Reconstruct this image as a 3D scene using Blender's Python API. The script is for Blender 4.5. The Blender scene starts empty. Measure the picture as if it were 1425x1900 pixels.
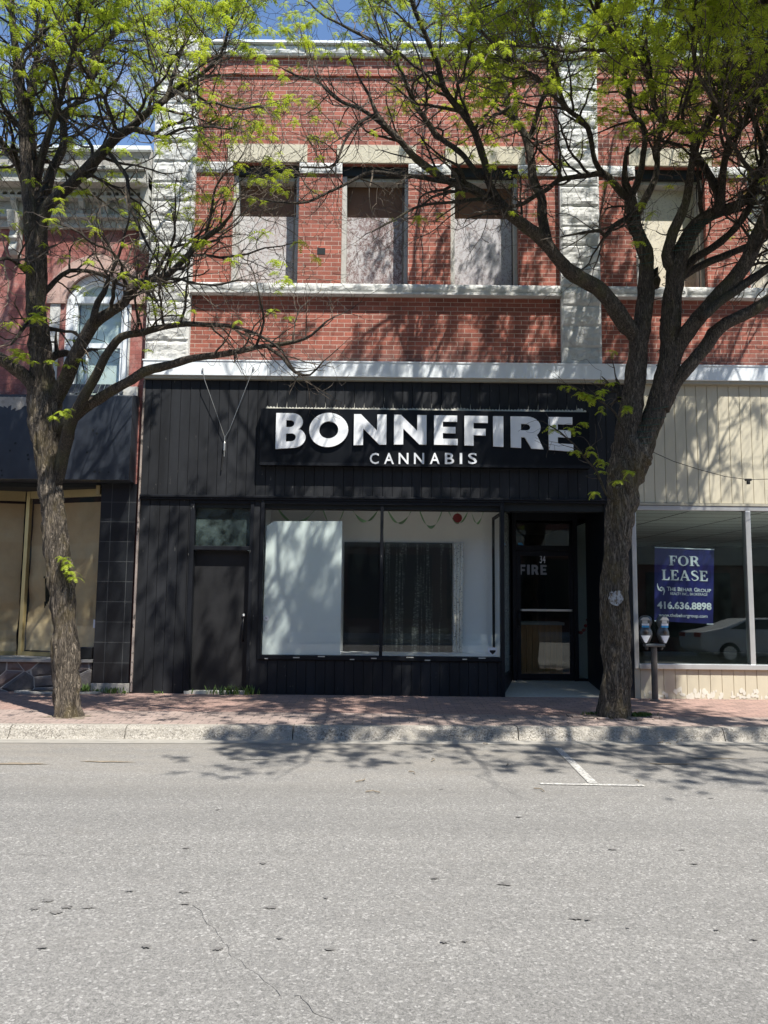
import bpy, math, random
import numpy as np
from mathutils import Vector, Matrix, noise as mnoise
random.seed(7); rng = np.random.default_rng(7)
S = bpy.context.scene
COL = S.collection
rad = math.radians

# ------------------------------------------------------------------ survey
F, D, H, PIT, ROL = 1427.0, 12.0, 1.70, rad(6.0), rad(0.6)
def ray(px, py):
    u = (px-712.5)/F; v = -(py-950)/F
    c, s = math.cos(ROL), math.sin(ROL)
    x = u*c-v*s; y = u*s+v*c
    return (x, math.cos(PIT)-y*math.sin(PIT), math.sin(PIT)+y*math.cos(PIT))
def at(px, py, Y=0.0):
    r = ray(px, py); t = (Y+D)/r[1]
    return Vector((r[0]*t, Y, H+r[2]*t))

# ------------------------------------------------------------------ materials
MATS = {}
class NT:
    def __init__(s, name):
        s.m = bpy.data.materials.new(name); s.m.use_nodes = True
        s.t = s.m.node_tree; s.n = s.t.nodes; s.l = s.t.links
        s.b = s.n['Principled BSDF']; s.out = s.n['Material Output']
        MATS[name] = s.m
    def add(s, typ, **kw):
        n = s.n.new(typ)
        for k, v in kw.items():
            if hasattr(n, k): setattr(n, k, v)
            else: n.inputs[k.replace('_', ' ')].default_value = v
        return n
    def link(s, a, b): s.l.new(a, b)
    def coord(s, scale=(1, 1, 1), which='Object'):
        tc = s.add('ShaderNodeTexCoord'); mp = s.add('ShaderNodeMapping')
        mp.inputs['Scale'].default_value = scale
        s.link(tc.outputs[which], mp.inputs['Vector']); return mp.outputs['Vector']
    def noise(s, scale, detail=4, rough=.6, vec=None, dist=0):
        n = s.add('ShaderNodeTexNoise'); n.inputs['Scale'].default_value = scale
        n.inputs['Detail'].default_value = detail; n.inputs['Roughness'].default_value = rough
        n.inputs['Distortion'].default_value = dist
        s.link(vec if vec is not None else s.coord(), n.inputs['Vector']); return n.outputs['Fac']
    def ramp(s, fac, stops):
        r = s.add('ShaderNodeValToRGB'); e = r.color_ramp.elements
        while len(e) < len(stops): e.new(.5)
        for i, (p, c) in enumerate(stops):
            e[i].position = p
            e[i].color = (c, c, c, 1) if isinstance(c, (int, float)) else (*c, 1)
        s.link(fac, r.inputs['Fac']); return r.outputs['Color']
    def mix(s, fac, a, b, typ='MIX'):
        m = s.add('ShaderNodeMix'); m.data_type = 'RGBA'; m.blend_type = typ; m.clamp_factor = True
        for sock, v in ((m.inputs[0], fac), (m.inputs[6], a), (m.inputs[7], b)):
            if isinstance(v, (int, float)): sock.default_value = v
            elif isinstance(v, tuple): sock.default_value = (*v, 1)
            else: s.link(v, sock)
        return m.outputs[2]
    def math(s, op, a, b=0.0):
        m = s.add('ShaderNodeMath'); m.operation = op
        for sock, v in ((m.inputs[0], a), (m.inputs[1], b)):
            if isinstance(v, (int, float)): sock.default_value = v
            else: s.link(v, sock)
        return m.outputs[0]
    def bump(s, h, strength=.5, dist=.01):
        b = s.add('ShaderNodeBump'); b.inputs['Strength'].default_value = strength
        b.inputs['Distance'].default_value = dist
        s.link(h, b.inputs['Height']); s.link(b.outputs['Normal'], s.b.inputs['Normal'])
    def base(s, c):
        if isinstance(c, tuple): s.b.inputs['Base Color'].default_value = (*c, 1)
        else: s.link(c, s.b.inputs['Base Color'])
    def rough(s, v):
        if isinstance(v, (int, float)): s.b.inputs['Roughness'].default_value = v
        else: s.link(v, s.b.inputs['Roughness'])

def paint(name, col, rough=.5, var=.15, scale=3, chips=None, chipcol=(.4, .38, .34), bump=.15, metal=0, stretch=(1, 1, 1), chipscale=18, chipz=.45):
    t = NT(name); v = t.coord(stretch)
    n = t.noise(scale, 6, .65, v)
    c = t.mix(t.ramp(n, [(.3, 0.), (.7, 1.)]), tuple(x*(1-var) for x in col), tuple(min(1, x*(1+var)) for x in col))
    if chips:
        k = t.ramp(t.noise(chipscale, 6, .75, t.coord((1, 1, chipz))), [(chips, 0.), (chips+.02, 1.)])
        c = t.mix(k, c, chipcol)
    t.base(c); t.rough(rough); t.b.inputs['Metallic'].default_value = metal
    t.bump(t.noise(60, 4, .6, v), bump, .004)
    if max(col) < .04: t.b.inputs['Specular IOR Level'].default_value = .22
    return t.m

def brick_mat(name, c1, c2, mortar, w=.228, h=.0725, ms=.0046, peel=0, soot=None, shift=0.0):
    t = NT(name); tc = t.add('ShaderNodeTexCoord'); sp = t.add('ShaderNodeSeparateXYZ'); cb = t.add('ShaderNodeCombineXYZ')
    t.link(tc.outputs['Object'], sp.inputs[0])
    t.link(t.math('ADD', t.math('ADD', sp.outputs['X'], sp.outputs['Y']), 40.0+shift), cb.inputs['X']); t.link(sp.outputs['Z'], cb.inputs['Y'])
    # slightly wavy joints
    b = t.add('ShaderNodeTexBrick'); b.offset = .5
    b.inputs['Scale'].default_value = 1; b.inputs['Brick Width'].default_value = w; b.inputs['Row Height'].default_value = h
    b.inputs['Mortar Size'].default_value = ms; b.inputs['Mortar Smooth'].default_value = .25; b.inputs['Bias'].default_value = 0
    b.inputs['Color1'].default_value = (*c1, 1); b.inputs['Color2'].default_value = (*c2, 1); b.inputs['Mortar'].default_value = (*mortar, 1)
    t.link(cb.outputs[0], b.inputs['Vector'])
    big = t.ramp(t.noise(1.3, 6, .7), [(.3, .62), (.68, 1.2)])
    c = t.mix(1.0, b.outputs['Color'], big, 'MULTIPLY')
    fine = t.ramp(t.noise(45, 3, .7), [(.3, .75), (.75, 1.25)])
    c = t.mix(.8, c, t.mix(1.0, c, fine, 'MULTIPLY'))
    # pale bloom on some stretches
    c = t.mix(t.ramp(t.noise(2.6, 6, .75), [(.60, 0.), (.8, .3)]), c, (.42, .33, .28))
    if peel:
        c = t.mix(t.ramp(t.noise(2.4, 9, .78), [(.50, 0.), (.56, peel)]), c, (.40, .24, .21))
        c = t.mix(t.ramp(t.noise(6, 9, .8), [(.60, 0.), (.64, peel)]), c, (.46, .38, .34))
    if soot:
        z0, z1 = soot
        mr = t.add('ShaderNodeMapRange'); mr.inputs['From Min'].default_value = z0; mr.inputs['From Max'].default_value = z1
        mr.inputs['To Min'].default_value = 1; mr.inputs['To Max'].default_value = 0
        t.link(sp.outputs['Z'], mr.inputs['Value'])
        k = t.math('MULTIPLY', mr.outputs[0], t.ramp(t.noise(5, 5, .7), [(.3, .3), (.6, 1.)]))
        c = t.mix(k, c, (.09, .072, .066))
    t.base(c); t.rough(.85)
    hh = t.math('ADD', t.math('MULTIPLY', b.outputs['Fac'], -1.0), t.math('MULTIPLY', t.noise(40, 4, .7), .5))
    t.bump(hh, .6, .006)
    return t.m

brick_mat('red_brick', (.385, .115, .075), (.215, .066, .045), (.50, .40, .33), soot=(5.05, 5.5))
brick_mat('painted_brick', (.35, .125, .105), (.27, .09, .075), (.23, .10, .085), w=.22, h=.072, ms=.004, peel=.5)
def stone_mat(name, col, dirt=(.16, .15, .13), amt=.5):
    t = NT(name)
    n = t.noise(2.2, 8, .72); n2 = t.noise(14, 6, .7)
    c = t.mix(t.ramp(n, [(.35, 0.), (.65, 1.)]), tuple(x*.8 for x in col), col)
    c = t.mix(t.ramp(n2, [(.52, 0.), (.72, amt)]), c, dirt)
    t.base(c); t.rough(.85); t.bump(t.noise(28, 8, .75), .6, .02); return t.m
stone_mat('pale_stone', (.60, .60, .57), amt=.4)
stone_mat('cream_stone', (.58, .53, .40), (.3, .27, .2), .3)
stone_mat('white_wood', (.50, .50, .46), (.17, .16, .14), .55)
stone_mat('grey_parapet', (.36, .34, .31), (.15, .14, .13), .6)
stone_mat('pink_stone', (.50, .34, .29), (.55, .5, .45), .5)
stone_mat('concrete', (.40, .38, .34), (.2, .19, .17), .35)
paint('white_metal', (.74, .78, .80), .35, .06, 2, chips=.72, chipcol=(.4, .4, .38), bump=.05)
paint('beige_trim', (.36, .34, .27), .5, .1)
paint('black_siding', (.018, .0195, .0225), .6, .45, 2.2, chips=.675, chipcol=(.30, .29, .26), stretch=(1, 1, .3), chipscale=30, chipz=.13)
paint('black_trim', (.009, .0105, .014), .5, .2, 4, chips=.665, chipcol=(.30, .29, .26), chipscale=22, chipz=.2)
paint('black_door', (.021, .0215, .023), .45, .2, 3, chips=.76, chipcol=(.2, .2, .18))
paint('beige_siding', (.53, .485, .365), .55, .08, 2.2, chips=.80, chipcol=(.3, .26, .18), stretch=(1, 1, .4))
paint('silver_metal', (.62, .63, .62), .3, .08, 3, metal=.6, bump=.05)
paint('gold_metal', (.42, .34, .17), .35, .12, 3, metal=.5, bump=.05)
paint('dark_panel', (.026, .031, .040), .35, .3, 1.6, chips=.74, chipcol=(.3, .3, .3), bump=.05, chipscale=9)
paint('sign_black', (.006, .007, .009), .35, .2, 2, bump=.03)
paint('letter_white', (.80, .82, .84), .3, .03, 2, bump=.02)
paint('chip_white', (.62, .60, .52), .7, .1)
paint('corner_paint', (.30, .25, .22), .7, .3, 5, chips=.55, chipcol=(.06, .055, .05), chipscale=7)
paint('faded_paint', (.36, .37, .38), .8, .3, 20, chips=.52, chipcol=(.16, .13, .10), chipscale=40)
paint('interior_white', (.90, .89, .85), .7, .03, 1, bump=.02)
paint('panel_mint', (.74, .82, .80), .35, .05, 1.5, bump=.03)
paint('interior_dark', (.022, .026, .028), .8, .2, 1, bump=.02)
paint('dark_window', (.012, .014, .016), .15, .1, 1, bump=.0)
paint('wood_counter', (.48, .23, .09), .5, .3, 3, stretch=(6, 6, .4))
paint('room_floor', (.55, .53, .49), .6, .2)
paint('terrazzo', (.40, .375, .32), .6, .12, 20, bump=.1)
paint('black_plastic', (.015, .015, .017), .3, .1)
paint('green_ribbon', (.26, .50, .24), .5, .1)
paint('red_paper', (.45, .04, .04), .6, .1)
paint('navy_vinyl', (.022, .022, .15), .35, .12, 2, bump=.05)
paint('white_print', (.78, .80, .84), .5, .03)
paint('grey_print', (.22, .23, .24), .5, .03)
paint('meter_grey', (.10, .11, .115), .35, .15, 8, metal=.4)
paint('meter_pole', (.075, .068, .062), .5, .2, 8)
paint('blue_print', (.05, .32, .62), .4, .05)
paint('road_paint', (.50, .485, .44), .8, .12, 9, chips=.47, chipcol=(.25, .245, .235), chipscale=30)
paint('steel_wire', (.42, .42, .40), .4, .1, metal=.7)
paint('dark_wire', (.02, .02, .02), .6, .1)
paint('green_wire', (.01, .06, .045), .5, .1)
paint('iron_cover', (.045, .04, .035), .7, .2)
paint('car_white', (.62, .64, .64), .25, .02, 1, bump=0)
paint('car_glass', (.012, .013, .014), .08, .02, 1, bump=0)
paint('rubber', (.02, .02, .02), .8, .1)
paint('red_lens', (.35, .01, .01), .2, .1)
paint('far_brick', (.16, .07, .05), .85, .2, 2)
paint('tar', (.14, .135, .127), .85, .25, 20)
paint('crack_dark', (.165, .16, .15), .9, .2, 20)
paint('dirt', (.20, .165, .12), .95, .3, 12)
paint('gutter_strip', (.27, .255, .225), .9, .12, 6)

# weathered window boards
def board_mat(name, a, b, thr):
    t = NT(name)
    n = t.noise(17, 10, .85, t.coord((1, 1, .75)), .5); n2 = t.noise(1.6, 4, .6)
    f = t.math('ADD', t.math('MULTIPLY', n, .8), t.math('MULTIPLY', n2, .25))
    c = t.mix(t.ramp(f, [(thr-.03, 0.), (thr+.03, 1.)]), a, b)
    c = t.mix(t.ramp(t.noise(55, 5, .8), [(.48, 0.), (.6, .6)]), c, (.52, .50, .48))
    c = t.mix(t.ramp(t.noise(38, 6, .8, t.coord((1, 1, .8))), [(.54, 0.), (.62, .6)]), c, (.13, .11, .105))
    t.base(c); t.rough(.8); t.bump(n, .4, .004); return t.m
board_mat('board_pale', (.34, .27, .25), (.46, .45, .44), .5)
board_mat('board_flaked', (.13, .065, .06), (.44, .42, .42), .54)
board_mat('board_grey', (.20, .15, .15), (.45, .44, .46), .50)
board_mat('board_cream', (.56, .50, .36), (.62, .57, .44), .5)
paint('ply_brown_shaded', (.15, .07, .035), .7, .2, 3, stretch=(1, 1, .3))  # brown ply, with the lintel's cast shadow painted into its colour

# brown paper
t = NT('brown_paper'); n = t.noise(2.2, 5, .6)
t.base(t.mix(t.ramp(n, [(.3, 0.), (.7, 1.)]), (.36, .27, .145), (.46, .36, .205))); t.rough(.8); t.bump(t.noise(5, 4, .6), .4, .03)

# asphalt
t = NT('asphalt'); v = t.coord()
vo = t.add('ShaderNodeTexVoronoi'); vo.inputs['Scale'].default_value = 84; t.link(v, vo.inputs['Vector'])
sep = t.add('ShaderNodeSeparateColor'); t.link(vo.outputs['Color'], sep.inputs[0])
c = t.ramp(sep.outputs[0], [(0., (.11, .108, .104)), (.45, (.215, .21, .20)), (.8, (.27, .264, .252)), (.92, (.36, .35, .335)), (1., (.54, .53, .51))])
vo2 = t.add('ShaderNodeTexVoronoi'); vo2.inputs['Scale'].default_value = 210; t.link(v, vo2.inputs['Vector'])
sep2 = t.add('ShaderNodeSeparateColor'); t.link(vo2.outputs['Color'], sep2.inputs[0])
c = t.mix(.45, c, t.ramp(sep2.outputs[1], [(0., (.11, .108, .104)), (.55, (.23, .225, .213)), (1., (.42, .41, .385))]))
band = t.ramp(t.noise(.55, 5, .6, t.coord((.12, 1.3, 1))), [(.35, .80), (.65, 1.10)])
c = t.mix(1., c, band, 'MULTIPLY')
c = t.mix(t.ramp(t.noise(1.6, 7, .72, t.coord((1, 1.6, 1))), [(.55, 0.), (.8, .35)]), c, (.20, .185, .165))
spy = t.add('ShaderNodeSeparateXYZ'); t.link(t.coord(), spy.inputs[0])
gm = t.add('ShaderNodeMapRange'); gm.inputs['From Min'].default_value = -5.6; gm.inputs['From Max'].default_value = -3.0; t.link(spy.outputs['Y'], gm.inputs['Value'])
dust = t.math('MULTIPLY', gm.outputs[0], t.ramp(t.noise(2.2, 6, .7, t.coord((.5, 1.5, 1))), [(.3, .15), (.65, .75)]))
c = t.mix(dust, c, (.30, .272, .228))
trk = t.ramp(t.noise(1.1, 4, .6, t.coord((.05, 1.0, 1))), [(.42, 0.), (.58, .16)])
c = t.mix(trk, c, (.13, .128, .125))
c = t.mix(1., c, (.80, .795, .785), 'MULTIPLY')
t.base(c); t.rough(.88); t.bump(sep.outputs[0], .35, .006)

# pavers
def paver_mat(name, c1, c2, mortar, w, h, rot=0, ms=.006):
    t = NT(name); tc = t.add('ShaderNodeTexCoord'); mp = t.add('ShaderNodeMapping'); mp.inputs['Rotation'].default_value = (0, 0, rot)
    t.link(tc.outputs['Object'], mp.inputs[0])
    nz = t.add('ShaderNodeTexNoise'); nz.inputs['Scale'].default_value = 6; t.link(mp.outputs[0], nz.inputs['Vector'])
    vm = t.add('ShaderNodeMix'); vm.data_type = 'VECTOR'; vm.inputs[0].default_value = .015
    t.link(mp.outputs[0], vm.inputs[4]); t.link(nz.outputs['Color'], vm.inputs[5])
    b = t.add('ShaderNodeTexBrick'); b.offset = .5
    for k, x in (('Scale', 1), ('Brick Width', w), ('Row Height', h), ('Mortar Size', ms), ('Mortar Smooth', .3)): b.inputs[k].default_value = x
    b.inputs['Color1'].default_value = (*c1, 1); b.inputs['Color2'].default_value = (*c2, 1); b.inputs['Mortar'].default_value = (*mortar, 1)
    t.link(vm.outputs[1], b.inputs['Vector'])
    c = t.mix(1., b.outputs['Color'], t.ramp(t.noise(3, 6, .7), [(.3, .75), (.7, 1.2)]), 'MULTIPLY')
    c = t.mix(t.ramp(t.noise(50, 3, .6), [(.4, 0.), (.8, .5)]), c, tuple(x*1.5 for x in c1))
    t.base(c); t.rough(.9); t.bump(t.math('MULTIPLY', b.outputs['Fac'], -1.), .5, .006); return t.m
paver_mat('red_pavers', (.31, .20, .165), (.215, .145, .12), (.10, .08, .07), .20, .10)
paver_mat('tan_pavers', (.29, .225, .195), (.24, .185, .16), (.08, .07, .06), .225, .1125, ms=.008)
t = NT('black_tiles'); tc = t.add('ShaderNodeTexCoord'); sp = t.add('ShaderNodeSeparateXYZ'); cb = t.add('ShaderNodeCombineXYZ'); t.link(tc.outputs['Object'], sp.inputs[0])
t.link(t.math('ADD', sp.outputs['X'], 27.5*.1-1.1850), cb.inputs['X']); t.link(t.math('ADD', sp.outputs['Z'], -.14), cb.inputs['Y'])
b = t.add('ShaderNodeTexBrick'); b.offset = 0
for k, x in (('Scale', 1), ('Brick Width', .275), ('Row Height', .31), ('Mortar Size', .004), ('Mortar Smooth', .1)): b.inputs[k].default_value = x
b.inputs['Color1'].default_value = (.009, .010, .013, 1); b.inputs['Color2'].default_value = (.016, .018, .021, 1); b.inputs['Mortar'].default_value = (.075, .08, .08, 1)
t.link(cb.outputs[0], b.inputs['Vector']); t.base(b.outputs['Color']); t.rough(.3)

# kerb
t = NT('kerb_stone'); v = t.coord()
vo = t.add('ShaderNodeTexVoronoi'); vo.inputs['Scale'].default_value = 85; t.link(v, vo.inputs['Vector'])
sep = t.add('ShaderNodeSeparateColor'); t.link(vo.outputs['Color'], sep.inputs[0])
c = t.ramp(sep.outputs[0], [(0., (.11, .098, .084)), (.3, (.25, .23, .195)), (.7, (.35, .325, .28)), (1., (.47, .44, .39))])
c = t.mix(t.ramp(t.noise(2.6, 5, .7, t.coord((1, 1, 2))), [(.42, 0.), (.62, .75)]), c, (.33, .305, .26))
c = t.mix(t.ramp(t.noise(1.7, 6, .7, t.coord((1, 1, 3))), [(.5, 0.), (.66, .65)]), c, (.20, .185, .16))
t.base(c); t.rough(.9); t.bump(t.noise(45, 5, .7), .8, .02)

# fieldstone base
t = NT('fieldstone'); v = t.coord((1.6, 1.6, 2.4))
vo = t.add('ShaderNodeTexVoronoi'); vo.feature = 'DISTANCE_TO_EDGE'; vo.inputs['Scale'].default_value = 1.6; t.link(v, vo.inputs['Vector'])
vc = t.add('ShaderNodeTexVoronoi'); vc.inputs['Scale'].default_value = 1.6; t.link(v, vc.inputs['Vector'])
sep = t.add('ShaderNodeSeparateColor'); t.link(vc.outputs['Color'], sep.inputs[0])
c = t.ramp(sep.outputs[0], [(0., (.07, .065, .065)), (.5, (.12, .105, .10)), (.8, (.19, .11, .095)), (1., (.10, .10, .11))])
c = t.mix(t.ramp(t.noise(7, 7, .7), [(.4, 0.), (.75, .6)]), c, (.2, .17, .15))
c = t.mix(t.ramp(vo.outputs['Distance'], [(.012, 1.), (.025, 0.)]), c, (.34, .32, .29))
t.base(c); t.rough(.75)
t.bump(t.math('ADD', t.ramp(vo.outputs['Distance'], [(.0, 0.), (.12, 1.)]), t.math('MULTIPLY', t.noise(9, 7, .7), .6)), .8, .03)

# bark
def bark(name, a, b, moss, mamt, sc=1):
    t = NT(name); v = t.coord((9*sc, 9*sc, 1.35*sc))
    n1 = t.noise(3.0, 9, .62, v, 1.4); n2 = t.noise(7.5, 8, .7, v, .6)
    # ridged: furrows where the noise crosses its middle
    rd = t.math('MULTIPLY', t.math('ABSOLUTE', t.math('SUBTRACT', n1, .5)), 5.0)
    n = t.math('ADD', t.math('MULTIPLY', rd, .62), t.math('MULTIPLY', n2, .5))
    c = t.ramp(n, [(.24, tuple(x*.16 for x in a)), (.38, a), (.60, b), (.95, tuple(x*1.45 for x in b))])
    c = t.mix(t.ramp(t.noise(2.3, 5, .7, t.coord((1.2, 1.2, .8))), [(.5, 0.), (.68, mamt)]), c, moss)
    t.base(c); t.rough(.92); t.bump(n, 1.0, .05); return t.m
bark('bark', (.14, .112, .082), (.30, .25, .19), (.20, .15, .045), .55)
bark('bark_dark', (.07, .055, .040), (.17, .132, .095), (.12, .115, .04), .6, 2)
bark('bark_mid', (.115, .090, .066), (.25, .20, .15), (.15, .14, .045), .6, 1.3)
t = NT('twig_bark'); t.base(t.mix(t.ramp(t.noise(6, 4, .6), [(.4, 0.), (.65, 1.)]), (.04, .032, .024), (.14, .108, .078))); t.rough(.9)

# leaf
t = NT('leaf'); n = t.noise(2.0, 4, .6); n2 = t.noise(30, 3, .6)
c = t.mix(t.ramp(n, [(.3, 0.), (.7, 1.)]), (.30, .42, .035), (.48, .56, .06))
c = t.mix(t.ramp(n2, [(.45, 0.), (.7, .6)]), c, (.58, .60, .08))
t.base(c); t.rough(.55); t.b.inputs['Specular IOR Level'].default_value = .25
tr = t.add('ShaderNodeBsdfTranslucent'); t.link(t.mix(1., c, (1.0, 1.0, .7), 'MULTIPLY'), tr.inputs['Color'])
mx = t.add('ShaderNodeMixShader'); mx.inputs[0].default_value = .45
t.link(t.b.outputs[0], mx.inputs[1]); t.link(tr.outputs[0], mx.inputs[2]); t.link(mx.outputs[0], t.out.inputs['Surface'])
t = NT('grass'); t.base(t.mix(t.noise(8), (.06, .13, .02), (.13, .20, .04))); t.rough(.7)

# glass: clear pane, Schlick reflection, light passes straight through
def glass(name, tint, refl=1.0, rough=0.0, dirt=0):
    t = NT(name); t.n.remove(t.b)
    lw = t.add('ShaderNodeLayerWeight'); lw.inputs['Blend'].default_value = .5
    f = t.math('ADD', t.math('MULTIPLY', t.math('POWER', lw.outputs['Facing'], 5.), .9), .04*refl)
    tp = t.add('ShaderNodeBsdfTransparent'); tp.inputs[0].default_value = (*tint, 1)
    gl = t.add('ShaderNodeBsdfGlossy'); gl.inputs['Roughness'].default_value = rough
    mx = t.add('ShaderNodeMixShader'); t.link(f, mx.inputs[0]); t.link(tp.outputs[0], mx.inputs[1]); t.link(gl.outputs[0], mx.inputs[2])
    o = mx.outputs[0]
    if dirt:
        df = t.add('ShaderNodeBsdfDiffuse'); df.inputs[0].default_value = (.22, .31, .30, 1)
        m2 = t.add('ShaderNodeMixShader'); t.link(t.ramp(t.noise(3, 8, .75), [(.35, 0.0), (.8, dirt)]), m2.inputs[0])
        t.link(o, m2.inputs[1]); t.link(df.outputs[0], m2.inputs[2]); o = m2.outputs[0]
    t.link(o, t.out.inputs['Surface']); return t.m
glass('shop_glass', (.98, .99, .985), .9, 0, .02)
glass('dirty_glass', (.55, .60, .58), 1.2, .12, .55)
glass('grey_glass', (.88, .93, .92), 1.5, 0, .02)

# birch poster
t = NT('birch_dark'); v = t.coord((1, 1, 1))
sp = t.add('ShaderNodeSeparateXYZ'); t.link(v, sp.inputs[0])
w = t.noise(13, 3, .55, t.coord((1, 1, .035)))
m1 = t.ramp(w, [(.50, 0.), (.56, 1.), (.62, 1.), (.66, 0.)])
marks = t.ramp(t.noise(26, 4, .7, t.coord((1, 1, 2.2))), [(.50, .15), (.58, 1.)])
c = t.mix(t.math('MULTIPLY', m1, marks), (.006, .010, .009), (.14, .155, .14))
t.base(c); t.rough(.35)
t = NT('birch_pale'); n = t.noise(24, 5, .7, t.coord((1, 1, 2.4)))
t.base(t.mix(t.ramp(n, [(.56, 0.), (.62, 1.)]), (.92, .86, .74), (.05, .045, .04))); t.rough(.6)

# ceiling tiles
t = NT('ceiling_tile'); b = t.add('ShaderNodeTexBrick'); b.offset = 0
for k, x in (('Scale', 1), ('Brick Width', 1.22), ('Row Height', .61), ('Mortar Size', .02)): b.inputs[k].default_value = x
b.inputs['Color1'].default_value = (.82, .85, .84, 1); b.inputs['Color2'].default_value = (.66, .69, .68, 1); b.inputs['Mortar'].default_value = (.10, .10, .10, 1)
t.link(t.coord(), b.inputs['Vector']); t.base(b.outputs['Color']); t.rough(.9)

# ------------------------------------------------------------------ mesh helpers
class MB:
    def __init__(s): s.v = []; s.f = []
    def quad(s, a, b, c, d):
        i = len(s.v); s.v += [tuple(a), tuple(b), tuple(c), tuple(d)]; s.f.append((i, i+1, i+2, i+3)); return s
    def box(s, x0, x1, y0, y1, z0, z1):
        i = len(s.v)
        s.v += [(x, y, z) for z in (z0, z1) for y in (y0, y1) for x in (x0, x1)]
        for q in ((0, 2, 3, 1), (4, 5, 7, 6), (0, 1, 5, 4), (2, 6, 7, 3), (0, 4, 6, 2), (1, 3, 7, 5)): s.f.append(tuple(i+k for k in q))
        return s
    def prism(s, pts, y0, y1):            # polygon in x,z extruded along y
        i = len(s.v); n = len(pts)
        s.v += [(x, y0, z) for x, z in pts]+[(x, y1, z) for x, z in pts]
        s.f.append(tuple(range(i, i+n))); s.f.append(tuple(range(i+2*n-1, i+n-1, -1)))
        for k in range(n): s.f.append((i+k, i+n+k, i+n+(k+1) % n, i+(k+1) % n))
        return s
    def prismx(s, pts, x0, x1):           # polygon in y,z extruded along x
        i = len(s.v); n = len(pts)
        s.v += [(x0, y, z) for y, z in pts]+[(x1, y, z) for y, z in pts]
        s.f.append(tuple(range(i, i+n))); s.f.append(tuple(range(i+2*n-1, i+n-1, -1)))
        for k in range(n): s.f.append((i+k, i+n+k, i+n+(k+1) % n, i+(k+1) % n))
        return s
    def tube(s, pts, r, sides=6, cap=True, jit=0):
        pts = [Vector(p) for p in pts]; n = len(pts); i0 = len(s.v)
        rs = r if hasattr(r, '__len__') else [r]*n
        up = None
        for k in range(n):
            d = (pts[min(k+1, n-1)]-pts[max(k-1, 0)])
            d = d.normalized() if d.length > 1e-9 else Vector((0, 0, 1))
            if up is None:
                up = Vector((1, 0, 0)) if abs(d.x) < .8 else Vector((0, 1, 0))
            a = (up-d*up.dot(d)).normalized(); up = a; b = d.cross(a)
            for q in range(sides):
                t_ = 2*math.pi*q/sides; rr = rs[k]
                if jit:
                    pn = pts[k]+(a*math.cos(t_)+b*math.sin(t_))*.1
                    rr *= 1+jit*(abs(mnoise.noise(Vector((pn.x*24, pn.y*24, pn.z*2.6))))*2.2-.6)+jit*.9*mnoise.noise(Vector((pn.x*5, pn.y*5, pn.z*2.5)))+jit*.5*mnoise.noise(Vector((pn.x*60, pn.y*60, pn.z*9)))
                s.v.append(tuple(pts[k]+(a*math.cos(t_)+b*math.sin(t_))*rr))
        for k in range(n-1):
            for q in range(sides):
                A = i0+k*sides+q; B = i0+k*sides+(q+1) % sides
                s.f.append((A, B, B+sides, A+sides))
        if cap:
            s.f.append(tuple(i0+q for q in reversed(range(sides)))); s.f.append(tuple(i0+(n-1)*sides+q for q in range(sides)))
        return s
    def lathe(s, prof, c=(0, 0, 0), sides=20, sy=1.0):
        i0 = len(s.v); n = len(prof)
        for r, z in prof:
            for q in range(sides):
                a = 2*math.pi*q/sides; s.v.append((c[0]+r*math.cos(a), c[1]+r*sy*math.sin(a), c[2]+z))
        for k in range(n-1):
            for q in range(sides):
                A = i0+k*sides+q; B = i0+k*sides+(q+1) % sides; s.f.append((A, B, B+sides, A+sides))
        s.f.append(tuple(i0+q for q in reversed(range(sides)))); s.f.append(tuple(i0+(n-1)*sides+q for q in range(sides)))
        return s
    def build(s, name, mat, parent=None, bevel=0, smooth=False, **kw):
        off = Vector(parent_world(parent)) if parent else Vector((0, 0, 0))
        me = bpy.data.meshes.new(name); me.from_pydata([tuple(Vector(v)-off) for v in s.v], [], s.f); me.update()
        return link_mesh(name, me, mat, parent, bevel, smooth, **kw)
def parent_world(p):
    o = Vector((0, 0, 0))
    while p: o += p.location; p = p.parent
    return o
def tagp(o, label=None, cat=None, group=None, kind=None):
    if label: o['label'] = label
    if cat: o['category'] = cat
    if group: o['group'] = group
    if kind: o['kind'] = kind
    return o
def link_mesh(name, me, mat, parent=None, bevel=0, smooth=False, **kw):
    me.materials.append(MATS[mat]); o = bpy.data.objects.new(name, me); COL.objects.link(o)
    if parent: o.parent = parent
    if smooth: me.shade_smooth()
    if bevel:
        m = o.modifiers.new('bevel', 'BEVEL'); m.width = bevel; m.segments = 2; m.limit_method = 'ANGLE'
    return tagp(o, **kw)
def thing(name, loc, label, cat, group=None):
    o = bpy.data.objects.new(name, None); COL.objects.link(o); o.location = loc; o.empty_display_size = .2
    return tagp(o, label, cat, group)
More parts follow.
